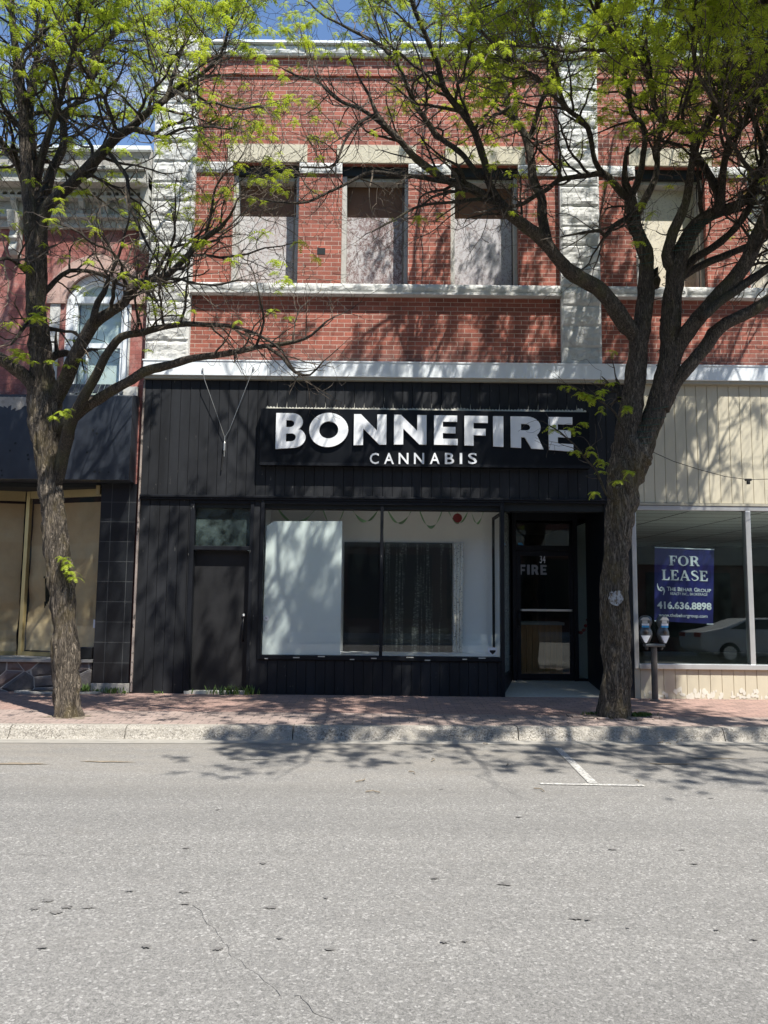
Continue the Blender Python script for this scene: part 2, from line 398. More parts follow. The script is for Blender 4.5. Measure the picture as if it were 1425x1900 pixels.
def wall(mb, x0, x1, z0, z1, y, th, holes=()):     # wall with openings: front y, back y+th
    xs = sorted({x0, x1, *[h[0] for h in holes], *[h[1] for h in holes]}); zs = sorted({z0, z1, *[h[2] for h in holes], *[h[3] for h in holes]})
    xs = [x for x in xs if x0 <= x <= x1]; zs = [z for z in zs if z0 <= z <= z1]
    for a, b in zip(xs, xs[1:]):
        for c, d in zip(zs, zs[1:]):
            mx, mz = (a+b)/2, (c+d)/2
            if any(h[0] < mx < h[1] and h[2] < mz < h[3] for h in holes): continue
            mb.quad((a, y, c), (b, y, c), (b, y, d), (a, y, d)); mb.quad((a, y+th, c), (a, y+th, d), (b, y+th, d), (b, y+th, c))
    for (a, b, c, d) in list(holes):
        mb.quad((a, y, c), (a, y, d), (a, y+th, d), (a, y+th, c)); mb.quad((b, y, c), (b, y+th, c), (b, y+th, d), (b, y, d))
        mb.quad((a, y, d), (b, y, d), (b, y+th, d), (a, y+th, d)); mb.quad((a, y, c), (a, y+th, c), (b, y+th, c), (b, y, c))
    for a in (x0, x1): mb.quad((a, y, z0), (a, y, z1), (a, y+th, z1), (a, y+th, z0))
    for c in (z0, z1): mb.quad((x0, y, c), (x1, y, c), (x1, y+th, c), (x0, y+th, c))
    return mb
def siding(mb, x0, x1, z0, z1, y, phase=0, pitch=.153, gw=.009, gd=.011):
    cuts = []; x = math.floor((x0-phase)/pitch)*pitch+phase
    while x < x1:
        if x > x0+.01 and x < x1-.01: cuts.append(x)
        x += pitch
    xs = [(x0, y)]
    for k, c in enumerate(cuts):
        j = .003*math.sin(k*7.3+c*3); xs += [(c-gw/2, y+j*.3), (c-gw*.2, y+gd), (c+gw*.2, y+gd), (c+gw/2, y-j*.3)]
    xs.append((x1, y))
    for (a, ya), (b, yb) in zip(xs, xs[1:]): mb.quad((a, ya, z0), (b, yb, z0), (b, yb, z1), (a, ya, z1))
    for a in (x0, x1): mb.quad((a, y, z0), (a, y, z1), (a, y+.04, z1), (a, y+.04, z0))
    for c in (z0, z1): mb.quad((x0, y, c), (x1, y, c), (x1, y+.04, c), (x0, y+.04, c))
    return mb
def rough_blocks(mb, x0, x1, z0, z1, y, bh, depth=.05, bw=None, seed=0, chamfer=.018, plus=0.0):
    """quarry-faced stone: each block a displaced grid standing proud of y"""
    zc = z0; row = 0
    while zc < z1-.02:
        h = min(bh*(1+.06*math.sin(row*2.1+seed)), z1-zc); xc = x0
        if z1-zc-h < bh*.3: h = z1-zc
        while xc < x1-.02:
            w = (x1-x0) if not bw else min(bw*(1+.25*math.sin(xc*5+row*3+seed)), x1-xc)
            if bw and x1-xc-w < bw*.35: w = x1-xc
            nx = max(6, int(w/.035)); nz = max(5, int(h/.035)); i0 = len(mb.v)
            for a in range(nz+1):
                for b in range(nx+1):
                    u, v = b/nx, a/nz; px = xc+w*u; pz = zc+h*v
                    e = min(u*w, (1-u)*w, v*h, (1-v)*h); k = min(1, e/.045)
                    n = mnoise.fractal(Vector((px*5.5+seed*3, row*9.1+seed, pz*9)), 1.0, 2.2, 4)
                    d = depth*k*(.45+.6*n)+plus
                    mb.v.append((px, y-max(-.004, d)-.002 if e > 1e-6 else y+.006-plus, pz))
            for a in range(nz):
                for b in range(nx):
                    A = i0+a*(nx+1)+b; mb.f.append((A, A+1, A+nx+2, A+nx+1))
            xc += w
        zc += h; row += 1
    return mb

# ------------------------------------------------------------------ lettering
def curve_mesh(polys, ext):
    cu = bpy.data.curves.new('tmp', 'CURVE'); cu.dimensions = '2D'; cu.fill_mode = 'BOTH'; cu.extrude = ext/2; cu.resolution_u = 4
    for p in polys:
        sp = cu.splines.new('POLY'); sp.points.add(len(p)-1); sp.use_cyclic_u = True
        for i, (x, y) in enumerate(p): sp.points[i].co = (x, y, 0, 1)
    o = bpy.data.objects.new('tmp', cu); me = bpy.data.meshes.new_from_object(o)
    bpy.data.objects.remove(o); bpy.data.curves.remove(cu); return me
def text_mesh(s, bold=0.0, ext=.0):
    cu = bpy.data.curves.new('tmp', 'FONT'); cu.body = s; cu.size = 1; cu.offset = bold; cu.extrude = ext/2; cu.resolution_u = 3
    o = bpy.data.objects.new('tmp', cu); me = bpy.data.meshes.new_from_object(o)
    bpy.data.objects.remove(o); bpy.data.curves.remove(cu); return me
def place_xz(me, off, tf):               # map mesh (x,y,z) -> world through tf then minus off
    for v in me.vertices: v.co = Vector(tf(v.co))-off
    me.update(); return me
def text_obj(name, s, x0, x1, z0, z1, y, mat, parent, bold=.0, thick=.004, tilt=0.0, **kw):
    me = text_mesh(s, bold, .02)
    xs = [v.co.x for v in me.vertices]; ys = [v.co.y for v in me.vertices]; a, b, c, d = min(xs), max(xs), min(ys), max(ys)
    off = parent_world(parent)
    def tf(co):
        X = x0+(co.x-a)/(b-a)*(x1-x0); Z = z0+(co.y-c)/(d-c)*(z1-z0)+tilt*(X-x0)
        return (X, y-(co.z+.01)/.02*thick, Z)
    place_xz(me, off, tf); return link_mesh(name, me, mat, parent, **kw)
def arc(cx, cy, rx, ry, a0, a1, n=14): return [(cx+rx*math.cos(rad(a0+(a1-a0)*k/n)), cy+ry*math.sin(rad(a0+(a1-a0)*k/n))) for k in range(n+1)]
# heavy geometric caps, unit height; width in units of height
GL = {
 'B': (.88, [[(0, 0), (0, 1)]+[(.5, 1)]+arc(.5, .745, .29, .255, 90, -62, 10)+arc(.54, .285, .34, .285, 58, -90, 12),
             [(.3, .60), (.3, .80), (.42, .80)]+arc(.42, .70, .12, .10, 90, -90, 8),
             [(.3, .19), (.3, .42), (.46, .42)]+arc(.46, .305, .13, .115, 90, -90, 8)]),
 'O': (1.22, [arc(.61, .5, .61, .53, 0, 360, 36)[:-1], arc(.61, .5, .30, .265, 0, 360, 30)[:-1]]),
 'N': (1.12, [[(0, 0), (0, 1), (.24, 1), (.80, .46), (.80, 1), (1.12, 1), (1.12, 0), (.88, 0), (.32, .54), (.32, 0)]]),
 'E': (.84, [[(0, 0), (0, 1), (.82, 1), (.82, .79), (.31, .79), (.31, .61), (.76, .61), (.76, .40), (.31, .40), (.31, .21), (.84, .21), (.84, 0)]]),
 'F': (.82, [[(0, 0), (0, 1), (.82, 1), (.82, .77), (.32, .77), (.32, .57), (.74, .57), (.74, .35), (.32, .35), (.32, 0)]]),
 'I': (.36, [[(0, 0), (0, 1), (.36, 1), (.36, 0)]]),
 'R': (.98, [[(0, 0), (0, 1), (.5, 1)]+arc(.5, .665, .40, .335, 90, -45, 10)+[(.98, 0), (.62, 0), (.42, .34), (.31, .34), (.31, 0)],
             [(.31, .56), (.31, .77), (.46, .77)]+arc(.46, .665, .13, .105, 90, -90, 8)]),
}
# serif caps for the banner, unit height
def ser(x, y, w, h): return [(x, y), (x, y+h), (x+w, y+h), (x+w, y)]
SG = {
 'F': (.66, [[(0, 0), (0, .05), (.09, .07), (.09, .93), (0, .95), (0, 1), (.64, 1), (.66, .72), (.60, .72), (.52, .91), (.28, .91), (.28, .56), (.40, .56), (.44, .66), (.49, .66), (.49, .36), (.44, .36), (.40, .47), (.28, .47), (.28, .07), (.38, .05), (.38, 0)]]),
 'O': (.86, [arc(.43, .5, .43, .52, 0, 360, 28)[:-1], arc(.43, .5, .235, .44, 0, 360, 24)[:-1]]),
 'R': (.84, [[(0, 0), (0, .05), (.09, .07), (.09, .93), (0, .95), (0, 1), (.42, 1)]+arc(.42, .74, .30, .26, 90, -55, 9)+[(.76, .07), (.84, .05), (.84, 0), (.62, 0), (.38, .46), (.28, .46), (.28, .07), (.37, .05), (.37, 0)],
             [(.28, .55), (.28, .91), (.38, .91)]+arc(.38, .73, .14, .18, 90, -90, 8)]),
 'L': (.66, [[(0, 0), (0, .05), (.09, .07), (.09, .93), (0, .95), (0, 1), (.38, 1), (.38, .95), (.28, .93), (.28, .09), (.48, .09), (.60, .32), (.66, .32), (.64, 0)]]),
 'E': (.70, [[(0, 0), (0, .05), (.09, .07), (.09, .93), (0, .95), (0, 1), (.65, 1), (.66, .74), (.60, .74), (.52, .91), (.28, .91), (.28, .57), (.40, .57), (.44, .66), (.49, .66), (.49, .37), (.44, .37), (.40, .47), (.28, .47), (.28, .09), (.52, .09), (.64, .30), (.70, .30), (.67, 0)]]),
 'A': (.88, [[(0, 0), (0, .05), (.07, .07), (.36, 1), (.50, 1), (.81, .07), (.88, .05), (.88, 0), (.52, 0), (.52, .05), (.61, .07), (.55, .28), (.24, .28), (.18, .07), (.27, .05), (.27, 0)],
             [(.27, .37), (.52, .37), (.40, .76)]]),
}
def sglyph():
    # S as a thick stroke
    cl = [(.55, .78), (.47, .93), (.30, .965), (.14, .90), (.08, .76), (.16, .62), (.34, .52), (.50, .42), (.58, .27), (.52, .12), (.34, .035), (.16, .07), (.05, .24)]
    w = [.02, .035, .045, .06, .085, .095, .10, .095, .085, .06, .045, .035, .02]
    L, R_ = [], []
    for i, (x, y) in enumerate(cl):
        a = cl[max(0, i-1)]; b = cl[min(len(cl)-1, i+1)]; dx, dy = b[0]-a[0], b[1]-a[1]; l = math.hypot(dx, dy)
        nx, ny = -dy/l*w[i], dx/l*w[i]; L.append((x+nx, y+ny)); R_.append((x-nx, y-ny))
    return (.64, [L+R_[::-1]])
SG['S'] = sglyph()
def glyph_obj(name, g, x0, x1, zt, zb, y, thick, mat, parent, bevel=0, **kw):
    """zt, zb: functions of X giving the top and foot line"""
    w, polys = g; me = curve_mesh(polys, .02); off = parent_world(parent)
    def tf(co):
        X = x0+co.x/w*(x1-x0); T = zt(X); B = zb(X)
        return (X, y-(co.z+.01)/.02*thick, B+(T-B)*co.y)
    place_xz(me, off, tf); return link_mesh(name, me, mat, parent, **kw)

# ================================================================== SETTING
GZ = 0.14
def kerb_y(x): return -2.76+.036*max(-10, min(10, x))        # front top edge of the kerb
mb = MB(); N = 40
mb.quad((-150, -160, -.03), (150, -160, -.03), (150, 120, -.03), (-150, 120, -.03))
mb.build('ground', 'concrete', kind='structure')
def strip(mb, f0, f1, z, xs=(-60, -10, 10, 60)):
    for a, b in zip(xs, xs[1:]): mb.quad((a, f0(a), z), (b, f0(b), z), (b, f1(b), z), (a, f1(a), z))
    return mb
mb = MB(); strip(mb, lambda x: -14.6, lambda x: kerb_y(x)-.05, 0); mb.build('road', 'asphalt', kind='structure')
# gutter strip of concrete, flush
mb = MB(); strip(mb, lambda x: kerb_y(x)-.34, lambda x: kerb_y(x)-.10, .004); mb.build('gutter', 'gutter_strip', kind='structure')
# kerb, worn profile with joints
mb = MB()
prof = [(.10, -.02), (.10, GZ), (0.0, GZ), (-.02, GZ-.008), (-.045, GZ-.03), (-.085, .03), (-.115, .0), (-.115, -.02)]
joints = [-30, -18, -9.6, -6.9, -4.28+.02, -2.95, -1.03, 1.6, 4.05, 6.5, 9, 18, 30]
for a, b in zip(joints, joints[1:]):
    n = max(2, int((b-a)/.045)) if -8 < a < 8 else 6; i0 = len(mb.v)
    for k in range(n+1):
        x = a+.006+(b-a-.012)*k/n
        for j, (py, pz) in enumerate(prof):
            wob = 0
            if 1 < j < 7: wob = .012*mnoise.fractal(Vector((x*7, j*1.7, 3)), 1, 2, 3)
            mb.v.append((x, kerb_y(x)+py+wob, pz+(wob*.6 if 2 < j < 6 else 0)))
    m = len(prof)
    for k in range(n):
        for j in range(m-1): A = i0+k*m+j; mb.f.append((A, A+m, A+m+1, A+1))
    mb.f.append(tuple(range(i0, i0+m))); mb.f.append(tuple(reversed(range(i0+n*m, i0+n*m+m))))
mb.build('kerb', 'kerb_stone', kind='structure')
YP = -1.78
mb = MB(); strip(mb, lambda x: kerb_y(x)+.10, lambda x: YP, GZ, (-40, -10, 10, 40)); mb.build('pavement_edge', 'tan_pavers', kind='structure')
mb = MB(); mb.quad((-40, YP, GZ), (40, YP, GZ), (40, 1.2, GZ), (-40, 1.2, GZ)); mb.build('pavement', 'red_pavers', kind='structure')
# opposite pavement
mb = MB(); mb.box(-40, 40, -18.2, -14.6, -.02, GZ); mb.build('far_pavement', 'concrete', kind='structure')
# parking stall mark, a T
mb = MB()
mb.quad((1.43, -4.88, .006), (2.36, -4.91, .006), (2.36, -4.85, .006), (1.43, -4.82, .006))
mb.quad((1.88, -4.82, .006), (1.965, -4.82, .006), (1.995, -3.22, .006), (1.92, -3.22, .006))
mb.build('parking_line', 'road_paint', kind='structure')
# cracks and stains in the road
def gr(px, py, Z=0.0):
    r = ray(px, py); t_ = (Z-H)/r[2]; return Vector((r[0]*t_, -D+r[1]*t_, Z))
def crack(pts, w, mat='crack_dark', z=.005):
    P = [gr(*p) for p in pts]; Q = []
    for a, b in zip(P, P[1:]):
        for k in range(8):
            q = a.lerp(b, k/8); Q.append(q+Vector((mnoise.noise(q*9), mnoise.noise(q*9+Vector((5, 5, 5))), 0))*.03)
    Q.append(P[-1]); mb = MB()
    for i, (a, b) in enumerate(zip(Q, Q[1:])):
        n = Vector((-(b-a).y, (b-a).x, 0)).normalized()*w*.7*(.3+1.2*abs(mnoise.noise(a*4)))
        mb.quad((*(a-n).xy, z), (*(b-n).xy, z), (*(b+n).xy, z), (*(a+n).xy, z))
    return mb
mb = MB()
for pts, w in [([(885, 1440), (960, 1475), (1060, 1508), (1180, 1532), (1290, 1565), (1400, 1578)], .004),
               ([(360, 1680), (400, 1725), (428, 1768), (470, 1805), (520, 1848)], .0035),
               ([(540, 1846), (558, 1848), (580, 1878), (620, 1895)], .006),
               ([(0, 1582), (60, 1586), (150, 1590), (300, 1600), (440, 1628)], .0025),
               ([(920, 1520), (980, 1512), (1100, 1490)], .003),
               ([(2, 1374), (300, 1378), (560, 1380), (800, 1382)], .004)]:
    c_ = crack(pts, w); i0 = len(mb.v); mb.v += c_.v; mb.f += [tuple(i0+k for k in f) for f in c_.f]
mb.build('road_crack', 'crack_dark', kind='structure')
mb = MB()
def blot(mb, c, rx, ry, z=.0055, n=26, seed=0):
    i0 = len(mb.v)
    for k in range(n):
        a = 2*math.pi*k/n; r = .75+.9*mnoise.noise(Vector((math.cos(a)*2.2+seed*3, math.sin(a)*2.2, seed)))
        mb.v.append((c.x+rx*r*math.cos(a), c.y+ry*r*math.sin(a), z))
    mb.f.append(tuple(range(i0, i0+n)))
spots = [(458, 1409, .26, .05), (88, 1672, .035, .03), (104, 1694, .04, .03), (125, 1684, .035, .03), (165, 1685, .035, .02), (64, 1687, .03, .03), (342, 1656, .035, .025), (343, 1678, .03, .02),
         (503, 1685, .045, .025), (404, 1762, .03, .02), (612, 1763, .035, .018), (488, 1603, .03, .02), (346, 1575, .03, .02), (404, 1503, .03, .015), (605, 1667, .02, .02), (938, 1642, .05, .03),
         (1137, 1577, .04, .02), (1288, 1604, .035, .015), (1070, 1706, .04, .02), (1400, 1745, .025, .015), (1330, 1727, .02, .015), (825, 1750, .03, .015), (862, 1748, .02, .015), (806, 1631, .03, .02), (963, 1517, .03, .02),
         (1320, 1482, .03, .015), (820, 1465, .03, .012), (1265, 1578, .03, .01), (240, 1655, .03, .015), (80, 1760, .03, .02), (270, 1758, .03, .02), (1090, 1708, .02, .02), (1165, 1723, .015, .01), (520, 1743, .025, .01)]
for i, (px, py, rx, ry) in enumerate(spots): blot(mb, gr(px, py), rx, ry, .0055+.0001*i, seed=i)
mb.build('tar_spots', 'tar', kind='structure')
mb = MB()
for i, (px, py, rx, ry) in enumerate([(195, 1414, .35, .03), (30, 1418, .3, .05), (1240, 1418, .3, .035), (1330, 1408, .35, .03)]): blot(mb, gr(px, py), rx, ry, .0065, seed=30+i, n=24)
mb.build('dirt_patch', 'dirt', kind='structure')

# ================================================================== RED BRICK BUILDING
XL, XR = -3.14, 12.0
bld = thing('brick_building', (0, 0, GZ), 'red brick building with rough stone pilasters, boarded upper windows, black and beige shopfronts', 'building')
wins = [(-2.54, -1.445), (-.745, .345), (1.04, 2.145), (4.06, 5.21), (5.90, 7.0), (7.7, 8.8)]
wt, wb_ = 8.72, 6.63
mb = MB(); wall(mb, -3.83, XR, 5.0, 10.25, 0, .42, [(a, b, wb_, wt) for a, b in wins])
wall(mb, -3.83, XR, 10.25, 10.56, -.035, .45)
# vent hole frame and ledge
mb.build('wall', 'red_brick', bld)
mb = MB(); mb.box(-3.83, XR, .42, 9.5, 5.2, 10.3); mb.box(-3.83, -3.80, .02, 9.5, GZ, 5.3); mb.build('side_wall', 'far_brick', bld)
mb = MB(); mb.box(-1.13, -1.0, -.004, .02, 7.16, 7.27); mb.build('vent', 'interior_dark', bld)
# cornice
mb = MB(); mb.box(XL, XR, -.06, .4, 10.56, 10.72); rough_blocks(mb, XL+.02, 2.80, 10.55, 10.73, -.10, .4, .05, bw=.9, seed=2); rough_blocks(mb, 3.46, XR, 10.55, 10.73, -.10, .4, .05, bw=.9, seed=4)
mb.box(XL, XR, -.10, -.055, 10.555, 10.725)
mb.build('cornice', 'pale_stone', bld)
mb = MB(); mb.box(XL, XR, -.17, .45, 10.735, 10.775); mb.build('coping', 'white_metal', bld)
# pilasters
for x0, x1, s_ in ((-3.83, -3.14, 1), (2.81, 3.445, 5)):
    mb = MB(); mb.box(x0, x1, -.09, .1, 5.3, 10.75); rough_blocks(mb, x0, x1, 5.3, 10.55, -.092, .335, .042, seed=s_)
    mb.box(x0-.04, x1+.04, -.15, .15, 10.75, 10.98); rough_blocks(mb, x0-.04, x1+.04, 10.52, 10.80, -.155, .3, .05, seed=s_+3)
    mb.build('pilaster', 'pale_stone', bld)
# band between the windows and lintels
mb = MB(); xs = [XL] + [v for a, b in wins for v in (a, b)] + [XR]
for a, b in zip(xs[0::2], xs[1::2]):
    if a < 2.81 < b:
        mb.box(a, 2.80, -.03, .05, 8.54, 8.72); mb.box(3.45, b, -.03, .05, 8.54, 8.72)
        rough_blocks(mb, a, 2.80, 8.54, 8.72, -.032, .3, .03, seed=9); rough_blocks(mb, 3.45, b, 8.54, 8.72, -.032, .3, .03, seed=10)
    else: mb.box(a, b, -.03, .05, 8.54, 8.72); rough_blocks(mb, a, b, 8.54, 8.72, -.032, .3, .03, seed=a)
    mb.build('stone_band', 'pale_stone', bld); mb = MB()
for i, (a, b) in enumerate(wins):
    MB().box(a-.09, b+.12, -.035, .10, 8.722, 9.03).build('lintel', 'cream_stone', bld, bevel=.006)
# sill band
mb = MB()
for a, b in ((XL, 2.80), (3.46, XR)):
    mb.box(a, b, -.10, .1, 6.49, 6.63); rough_blocks(mb, a, b, 6.50, 6.635, -.102, .3, .035, bw=1.1, seed=a)
    mb.box(a, b, -.13, .1, 6.455, 6.488)
mb.build('sill_band', 'pale_stone', bld)
# boarded windows
bm = ['board_pale', 'board_flaked', 'board_grey', 'board_cream', 'board_cream', 'board_cream']
for i, (a, b) in enumerate(wins):
    w = MB(); w.box(a, a+.075, .10, .36, wb_, 8.56); w.box(b-.055, b, .10, .36, wb_, 8.56); w.box(a+.075, b-.055, .16, .36, 8.50, 8.56)
    fr = w.build('window', 'white_wood', bld, bevel=.004, label=['boarded window nearest the left pilaster with pale peeling board', 'middle boarded window with dark red flaking board', 'boarded window with grey board left of the middle pilaster', 'window with smooth cream board right of the middle pilaster', 'cream boarded window at the right edge', 'cream boarded window past the right edge'][i])
    MB().box(a+.002, b-.002, .08, .36, 8.562, wt-.002).build('header', 'interior_dark', fr)
    MB().box(a+.076, b-.056, .33, .355, 7.96 if i < 3 else wb_+.002, 8.498).build('upper_board', 'ply_brown_shaded' if i < 3 else bm[i], fr)  # brown upper boards: different ply plus painted lintel shadow
    if i < 3: MB().box(a+.076, b-.056, .318, .345, wb_+.002, 7.955).build('board', bm[i], fr)
    g = MB(); g.tube([(b-.085, .12, wb_+.01), (b-.085, .12, 8.49)], .010, 8); g.build('conduit', 'dark_wire', fr)
# fascia over the shopfronts
mb = MB(); mb.box(-3.83, XR, -.16, .02, 5.085, 5.32); 
for k in range(8): mb.box(-3.2+k*1.95, -3.185+k*1.95, -.164, -.155, 5.087, 5.318)
mb.build('fascia', 'white_metal', bld, bevel=.006)
MB().prismx([(-.17, 5.315), (-.17, 5.335), (.0, 5.37), (.0, 5.32)], -3.84, XR).build('flashing', 'white_metal', bld)
MB().box(-3.82, XR, -.13, .0, 5.035, 5.083).build('trim', 'beige_trim', bld)
# black shopfront -------------------------------------------------
XB = 3.86
mb = MB(); siding(mb, -3.81, XB, 3.19, 5.033, -.06, phase=-3.70); 
siding(mb, -3.81, -3.02, GZ, 3.12, -.04, phase=-3.66); siding(mb, -2.03, -1.90, GZ, 3.12, -.04, phase=-3.55); siding(mb, -1.90, 1.86, GZ, .665, -.04, phase=-3.66, pitch=.1465)
siding(mb, 3.45, XB, GZ, 3.12, -.04, phase=3.3)
mb.build('black_cladding', 'black_siding', bld)
mb = MB(); mb.box(-3.815, XB, -.085, .0, 3.12, 3.152); mb.box(-3.815, XB, -.105, -.0, 3.154, 3.188); mb.build('cladding_rail', 'black_trim', bld, bevel=.004)
MB().box(-3.842, -3.814, -.065, .0, GZ+.02, 5.03).build('corner_strip', 'corner_paint', bld)
mb = MB(); wall(mb, -3.80, XB-.02, 3.0, 5.0, -.01, .25)      # masonry behind the cladding
mb.box(-3.79, -3.0, -.0, .3, GZ, 3.0); mb.box(-2.02, -1.90, .0, .3, GZ, 3.0); mb.box(-1.90, 1.84, .0, .12, GZ, .655); mb.build('backing_wall', 'interior_dark', bld)
# side door
fr = MB(); fr.box(-3.02, -2.955, -.055, .10, GZ, 3.12); fr.box(-2.085, -2.03, -.055, .10, GZ, 3.12); fr.box(-2.955, -2.085, -.05, .10, 3.06, 3.12); fr.box(-2.955, -2.085, -.05, .10, 2.335, 2.40)
door = fr.build('door', 'black_trim', bld, bevel=.005, label='plain matt black side door with a frosted transom window over it')
MB().box(-2.953, -2.087, .07, .115, GZ+.045, 2.333).build('door_leaf', 'black_door', door, bevel=.003)
MB().box(-2.95, -2.09, .055, .062, 2.402, 3.058).build('transom_pane', 'dirty_glass', door)
MB().box(-2.99, -2.05, .062, .30, 2.402, 3.10).build('transom_backing', 'interior_dark', door)
MB().box(-3.02, -2.03, -.07, .10, GZ, GZ+.042).build('threshold', 'chip_white', door)
h_ = MB(); h_.lathe([(.0, 0), (.028, 0), (.028, .02), (.0, .03)], (0, 0, 0), 16)
hv = MB(); hv.v = [(-2.16+x, .07-z, 1.33+y) for x, y, z in h_.v]; hv.f = h_.f; hv.build('lock', 'silver_metal', door, smooth=True)
MB().tube([(-2.16, .065, 1.28), (-2.16, .015, 1.26), (-2.165, .01, 1.1), (-2.165, .015, .96), (-2.165, .065, .94)], .012, 8).build('handle', 'black_plastic', door, smooth=True)
# big display window
fr = MB(); fr.box(-1.92, -1.865, -.07, .06, .67, 3.12); fr.box(1.815, 1.875, -.07, .06, GZ, 3.12); fr.box(-1.865, 1.815, -.065, .06, 3.065, 3.12); fr.box(-1.865, 1.815, -.075, .06, .67, .735); fr.box(-.055, -.005, -.05, .05, .735, 3.065)
win = fr.build('shop_window', 'black_trim', bld, bevel=.005, label='large two pane display window in a black frame under the sign')
MB().box(-1.863, -.056, .0, .006, .737, 3.063).build('pane', 'shop_glass', win); MB().box(-.004, 1.813, .0, .006, .737, 3.063).build('pane', 'shop_glass', win)
for k in range(9): x = -1.8+k*.42+.1*math.sin(k*3); MB().box(x, x+.05+.06*abs(math.sin(k*2.2)), -.078, -.0755, .675+.02*(k % 3), .69+.02*(k % 3)).build('paint_chip', 'chip_white', win)
# display box interior
mb = MB(); mb.quad((-1.9, .9, .2), (2.10, .9, .2), (2.10, .9, 3.2), (-1.9, .9, 3.2)); mb.quad((-1.9, .08, .2), (-1.9, .9, .2), (-1.9, .9, 3.2), (-1.9, .08, 3.2))
mb.quad((-1.9, .07, 3.14), (2.10, .07, 3.14), (2.10, .9, 3.14), (-1.9, .9, 3.14)); mb.build('display_wall', 'interior_white', bld)
MB().box(-1.88, 1.80, .125, .89, .5, .735).build('display_floor', 'letter_white', bld)
for x in (-1.25, -.35, .75, 1.55): MB().lathe([(.0, 0), (.075, 0), (.075, .012), (.0, .012)], (x, .62, 3.125), 18).build('downlight', 'dark_window', bld)
MB().box(1.81, 1.85, .80, .84, .735, 2.93).box(1.81, 1.85, .1, .84, 2.93, 2.97).build('reflection_post', 'black_trim', bld)  # added dark post standing in for a reflected line in the glass
# entrance recess: floor ramp, door wall at YD
YD = 1.12; ZD = .275
mb = MB(); mb.quad((1.875, -.02, GZ+.006), (3.45, -.02, GZ+.006), (3.6, YD+.1, ZD), (1.9, YD+.1, ZD)); mb.quad((1.875, -.02, GZ-.05), (3.45, -.02, GZ-.05), (3.45, -.02, GZ+.006), (1.875, -.02, GZ+.006)); mb.build('entrance_floor', 'terrazzo', bld)
mb = MB(); mb.quad((1.86, -.0, 3.11), (3.5, .0, 3.11), (3.5, 3.2, 3.11), (1.86, 3.2, 3.11)); mb.box(3.45, 3.84, -.0, YD, GZ, 3.1); mb.build('entrance_wall', 'black_trim', bld)
MB().box(2.55, 2.85, .45, .6, 3.085, 3.105).build('ceiling_light', 'chip_white', bld)
def X(px, Y=YD, py=1100): return at(px, py, Y).x
dl, dr = X(953), X(1064); zt_ = at(1000, 1022, YD).z; ztt = at(1000, 963, YD).z; zb2 = at(1000, 1254, YD).z
ed = MB(); ed.box(dl-.02, dl+.045, YD-.03, YD+.06, ZD-.02, 3.1); ed.box(dr-.0, dr+.07, YD-.03, YD+.06, ZD-.02, 3.1); ed.box(dl+.045, dr, YD-.03, YD+.06, zt_, zt_+.09); ed.box(dl+.045, dr, YD-.03, YD+.06, 2.96, 3.1)
edo = ed.build('entrance_door', 'black_trim', bld, bevel=.004, label='glazed entrance door with the number 34 in the dark recess')
le = MB(); a, b = dl+.05, dr-.005; le.box(a, a+.07, YD-.015, YD+.03, ZD, zt_-.004); le.box(b-.07, b, YD-.015, YD+.03, ZD, zt_-.004); le.box(a+.07, b-.07, YD-.015, YD+.03, zt_-.09, zt_-.004); le.box(a+.07, b-.07, YD-.015, YD+.03, ZD, ZD+.10)
le.build('door_frame', 'black_trim', edo, bevel=.003)
MB().box(a+.07, b-.07, YD, YD+.006, ZD+.10, zt_-.09).build('door_pane', 'grey_glass', edo); MB().box(dl+.045, dr, YD, YD+.006, zt_+.09, 2.96).build('transom_pane', 'grey_glass', edo)
zb_ = at(1000, 1132, YD).z; MB().box(a+.05, b-.03, YD-.07, YD-.05, zb_-.018, zb_+.018).box(a+.05, a+.075, YD-.07, YD-.01, zb_-.018, zb_+.018).box(b-.055, b-.03, YD-.07, YD-.01, zb_-.018, zb_+.018).build('push_bar', 'silver_metal', edo, bevel=.003)
MB().tube([(a+.035, YD-.02, zb_-.02), (a+.035, YD-.06, zb_-.03), (a+.035, YD-.06, zb_-.26), (a+.035, YD-.02, zb_-.27)], .013, 8).build('handle', 'black_plastic', edo, smooth=True)
q0, q1 = at(1002, 1047, YD-.02), at(1011, 1036, YD-.02); text_obj('house_number', '34', q0.x, q1.x+.01, q0.z+.02, q1.z+.05, YD-.008, 'letter_white', edo, .0, .002)
q0, q1 = at(964, 1066, YD-.02), at(1008, 1048, YD-.02)
cx = q0.x
for ch in 'FIRE':
    w_ = GL[ch][0]*.125; glyph_obj('decal', GL[ch], cx, cx+w_, lambda x: q1.z, lambda x: q0.z, YD-.004, .002, 'grey_print', edo); cx += w_+.03
q = at(966, 1012, YD-.02); MB().prism([(q.x-.04, q.z-.045), (q.x+.02, q.z-.045), (q.x+.06, q.z), (q.x+.02, q.z+.045), (q.x-.04, q.z+.045)], YD-.006, YD-.003).build('sticker', 'blue_print', edo)
